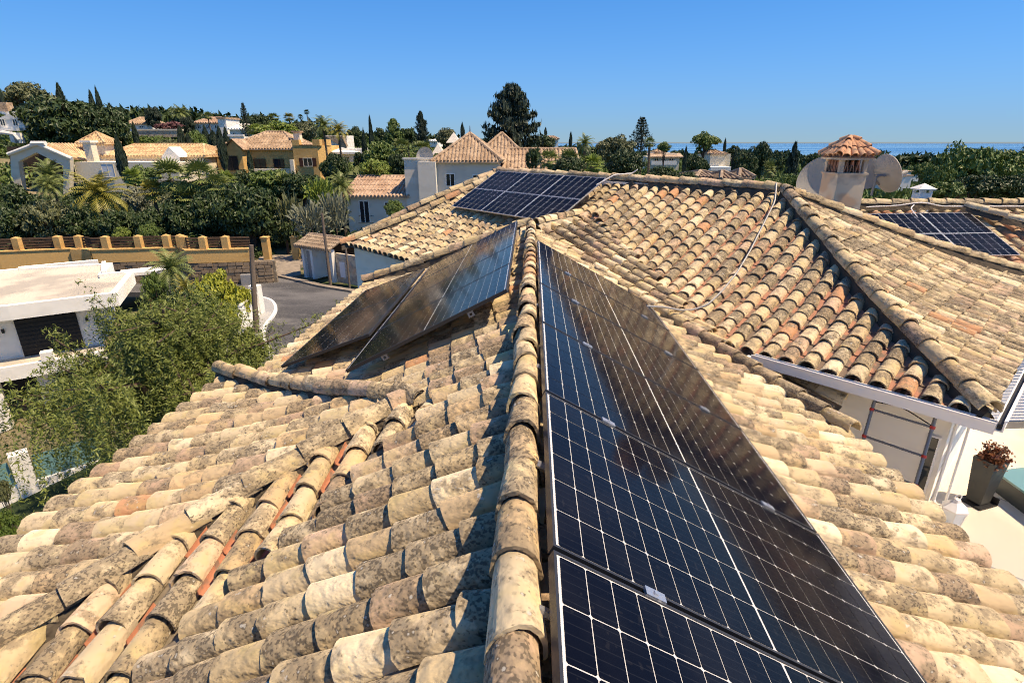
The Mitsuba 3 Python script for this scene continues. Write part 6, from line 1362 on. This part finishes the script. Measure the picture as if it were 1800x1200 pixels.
    ('broad', 'leaf_dark', -49.94, 62.00, -4.00, -6.61, 3.84, 'dark tree behind the golden date palm'),
    ('palm', 'leaf_palm', -18.91, 27.50, -5.14, -7.38, 2.73, 'feathery palm in the corner garden beside the flat roof'),
    ('palm', 'leaf_gold', -17.02, 25.50, -5.87, -7.82, 1.34, 'small palm with yellowed fronds in the corner garden'),
    ('bush', 'leaf_yellow', -15.40, 25.50, -5.80, -8.22, 2.17, 'bright yellow green hedge by the pavement corner'),
    ('bush', 'leaf_yellow', -15.26, 27.00, -6.67, -8.56, 1.36, 'yellow hedge end beside the wooden pole'),
    ('bush', 'leaf_yellow', -14.09, 23.50, -6.76, -8.51, 1.46, 'yellow hedge spilling over the white boundary wall'),
    ('spiky', 'leaf_mid', -15.34, 24.00, -6.64, -8.59, 1.86, 'green strappy plants in the shade of the yellow hedge'),
    ('bush', 'leaf_dark', -17.19, 25.50, -6.49, -8.84, 2.25, 'dark shrubs in the heart of the corner garden'),
    ('bush', 'leaf_mid', -19.28, 26.50, -6.17, -7.97, 1.28, 'leafy shrub beside the side canopy of the modern villa'),
    ('bush', 'leaf_pepper', -9.80, 17.50, -6.03, -7.52, 1.38, 'feathery low shrub between the eave and the road'),
    ('bush', 'leaf_mid', -10.31, 8.50, -6.73, -7.55, 0.56, 'green bush at the bottom left below the eave'),
    ('bush', 'leaf_olive', -12.45, 10.50, -7.44, -8.05, 0.40, 'grey green shrub in front of the glass topped wall'),
]
for e in PLANTS: plant(*e)
# undergrowth that fills the gardens
r = np.random.default_rng(31); parts_ = []
Bu = KINDS['bush', 1](); bq = Bu.vertices.reshape(-1, 4, 3)
def undergrowth(x, y, s, h, n=420):
    sel = r.choice(len(bq), n, replace=False); v = bq[sel]; v = ((v - v.mean(1, keepdims=True)) * 1.5 + v.mean(1, keepdims=True)).reshape(-1, 3)
    z = ground_z(x, y)[0]; i = np.arange(n)[:, None] * 4
    parts_.append((v * A([s, s, h]) + A([x, y, z - .25 * h]), np.vstack([i + [0, 1, 2], i + [0, 2, 3]])))
zone = Polygon([(-41, 36.2), (-30.5, 37.4), (-27, 38.2), (-22.5, 37.6), (-22.2, 47), (-16.0, 47), (-14.5, 41), (-13, 45), (-19, 60), (-24, 76), (-48, 76), (-52, 69), (-66, 66), (-66, 48)])
for _ in range(900):
    x, y = r.uniform(-66, -12), r.uniform(36, 76)
    if zone.contains(Point(x, y)): undergrowth(x, y, r.uniform(.9, 1.9), r.uniform(.7, 1.7), 300)
put(nkey(None, 'garden_undergrowth'), join(parts_), 'leaf_dark', False); labels['garden_undergrowth'] = {'label': 'tangled green undergrowth filling the gardens behind the ochre wall', 'category': 'undergrowth', 'kind': 'stuff'}
parts_ = []
for _ in range(1300):
    a_, d_ = r.uniform(-.92, .72), r.uniform(58, 190); x, y = math.sin(a_) * d_, math.cos(a_) * d_
    if y < 62 or (-66 < x < -26 and y < 92) or (-13 < x < 5 and y < 67): continue
    undergrowth(x, y, r.uniform(1.4, 3.2), r.uniform(1.5, 4.2) + (r.uniform(.5, 3.2) if x > -8 and d_ > 75 else 0), 200)
put(nkey(None, 'hillside_scrub'), join(parts_), 'leaf_mid', False); labels['hillside_scrub'] = {'label': 'dark green scrub and hedges between the houses on the hillside', 'category': 'scrub', 'kind': 'stuff'}
# a wood on the far slopes that reads as one mass
r = np.random.default_rng(77); V = []
a = r.uniform(-1.0, 1.0, 2600); d = 10 ** r.uniform(2.25, 3.36, 2600); keep = (d > 170) & ((a > -.2) | (d > 190)); a, d = a[keep], d[keep]
fx, fy = np.sin(a) * d, np.cos(a) * d; fz = ground_z(fx, fy); k = fz > -79
Bl = KINDS['small', 0](); sel = r.choice(len(Bl.faces) // 2, 150, replace=False)
fv = Bl.vertices.reshape(-1, 4, 3)[sel]; parts_ = []
for x, y, z, dd_ in zip(fx[k], fy[k], fz[k], d[k]):
    s = r.uniform(3.0, 5.5) * (1 + dd_ / 1500); c = A([x, y, z - .5])
    v = ((fv - fv.mean(1, keepdims=True)) * 2.2 + fv.mean(1, keepdims=True)).reshape(-1, 3) * A([s, s, s * 1.3]) + c
    i = np.arange(len(sel))[:, None] * 4; parts_.append((v, np.vstack([i + [0, 1, 2], i + [0, 2, 3]])))
put(nkey(None, 'distant_wood'), join(parts_), 'leaf_dark', False); labels['distant_wood'] = {'label': 'dark green woodland covering the far slopes down to the sea', 'category': 'woodland', 'kind': 'stuff'}
# the feathery weeping tree between the eave and the modern villa
PT = thing('pepper_tree', 'big feathery weeping tree beside the left eave, in front of the modern villa', 'tree')
r = np.random.default_rng(5)
base = A([-11.4, 15.0, -12.9]); tm = MB(); tips = []
fork = base + A([-.1, .2, 5.2]); tm.tube([base, base + A([.2, 0, 1.8]), fork], [.34, .28, .24], 9)
for i in range(20):
    a = i * 2.4 + r.normal(0, .3); l = r.uniform(.6, 3.7); hgt = (4.4 - .75 * l) * r.uniform(.5, 1.0)
    if math.cos(a) < -.3: hgt *= .55
    p1 = fork + A([math.cos(a) * l * .45, math.sin(a) * l * .45, hgt * .7]); p2 = fork + A([math.cos(a) * l, math.sin(a) * l, hgt])
    tm.tube([fork - A([0, 0, .2]), p1, p2], [.13, .08, .03], 6); tips.append((p1, p2))
    for j in range(4):
        q = p1 + (p2 - p1) * r.uniform(.1, 1); e = q + r.normal(0, 1, 3) * A([.9, .9, .45]) + A([0, 0, .35]); tm.tube([q, e], [.035, .012], 5); tips.append((q, e))
part(PT, 'trunk', tm.get(), 'bark')
out = []
for p, q in tips:
    for j in range(15):
        s = p + (q - p) * r.uniform(.25, 1.1) + r.normal(0, .22, 3); L = r.uniform(.8, 3.4); n = int(L * 20)
        t = np.linspace(0, 1, n)[:, None]; dr_ = unit(r.normal(0, 1, 3) * A([1, 1, .2]))
        c = s + dr_ * L * .30 * np.sin(t * 1.4) + A([0, 0, -1.0]) * L * (t ** 1.7) + A([0, 0, .12]) * np.sin(t * 3.14)
        c = np.repeat(c, 2, 0) + r.normal(0, .05, (2 * n, 3)); out.append(quads(c, r.normal(0, 1, (2 * n, 3)), .019, r, 3.4))
part(PT, 'crown', join(out), 'leaf_pepper', False)
# red leaved plant in the tall planter
RPt = thing('red_plant', 'small bushy plant with red and green leaves growing in the tall planter', 'plant')
r = np.random.default_rng(9); out = []
for i in range(26):
    a = r.random() * 6.28; c = A([4.68 + math.cos(a) * r.random() * .12, 5.05 + math.sin(a) * r.random() * .12, TZ + .51 + r.random() * .15]); out.append(quads(c + r.normal(0, .03, (26, 3)), r.normal(0, 1, (26, 3)) + A([0, 0, 1]), .014, r, 1.5))
part(RPt, 'foliage', join(out), 'leaf_red', False)
st = MB()
for i in range(7): a = i * .9; st.tube([(4.68, 5.05, TZ + .54), (4.68 + math.cos(a) * .1, 5.05 + math.sin(a) * .1, TZ + .68)], .005, 5)
part(RPt, 'stems', st.get(), 'bark')
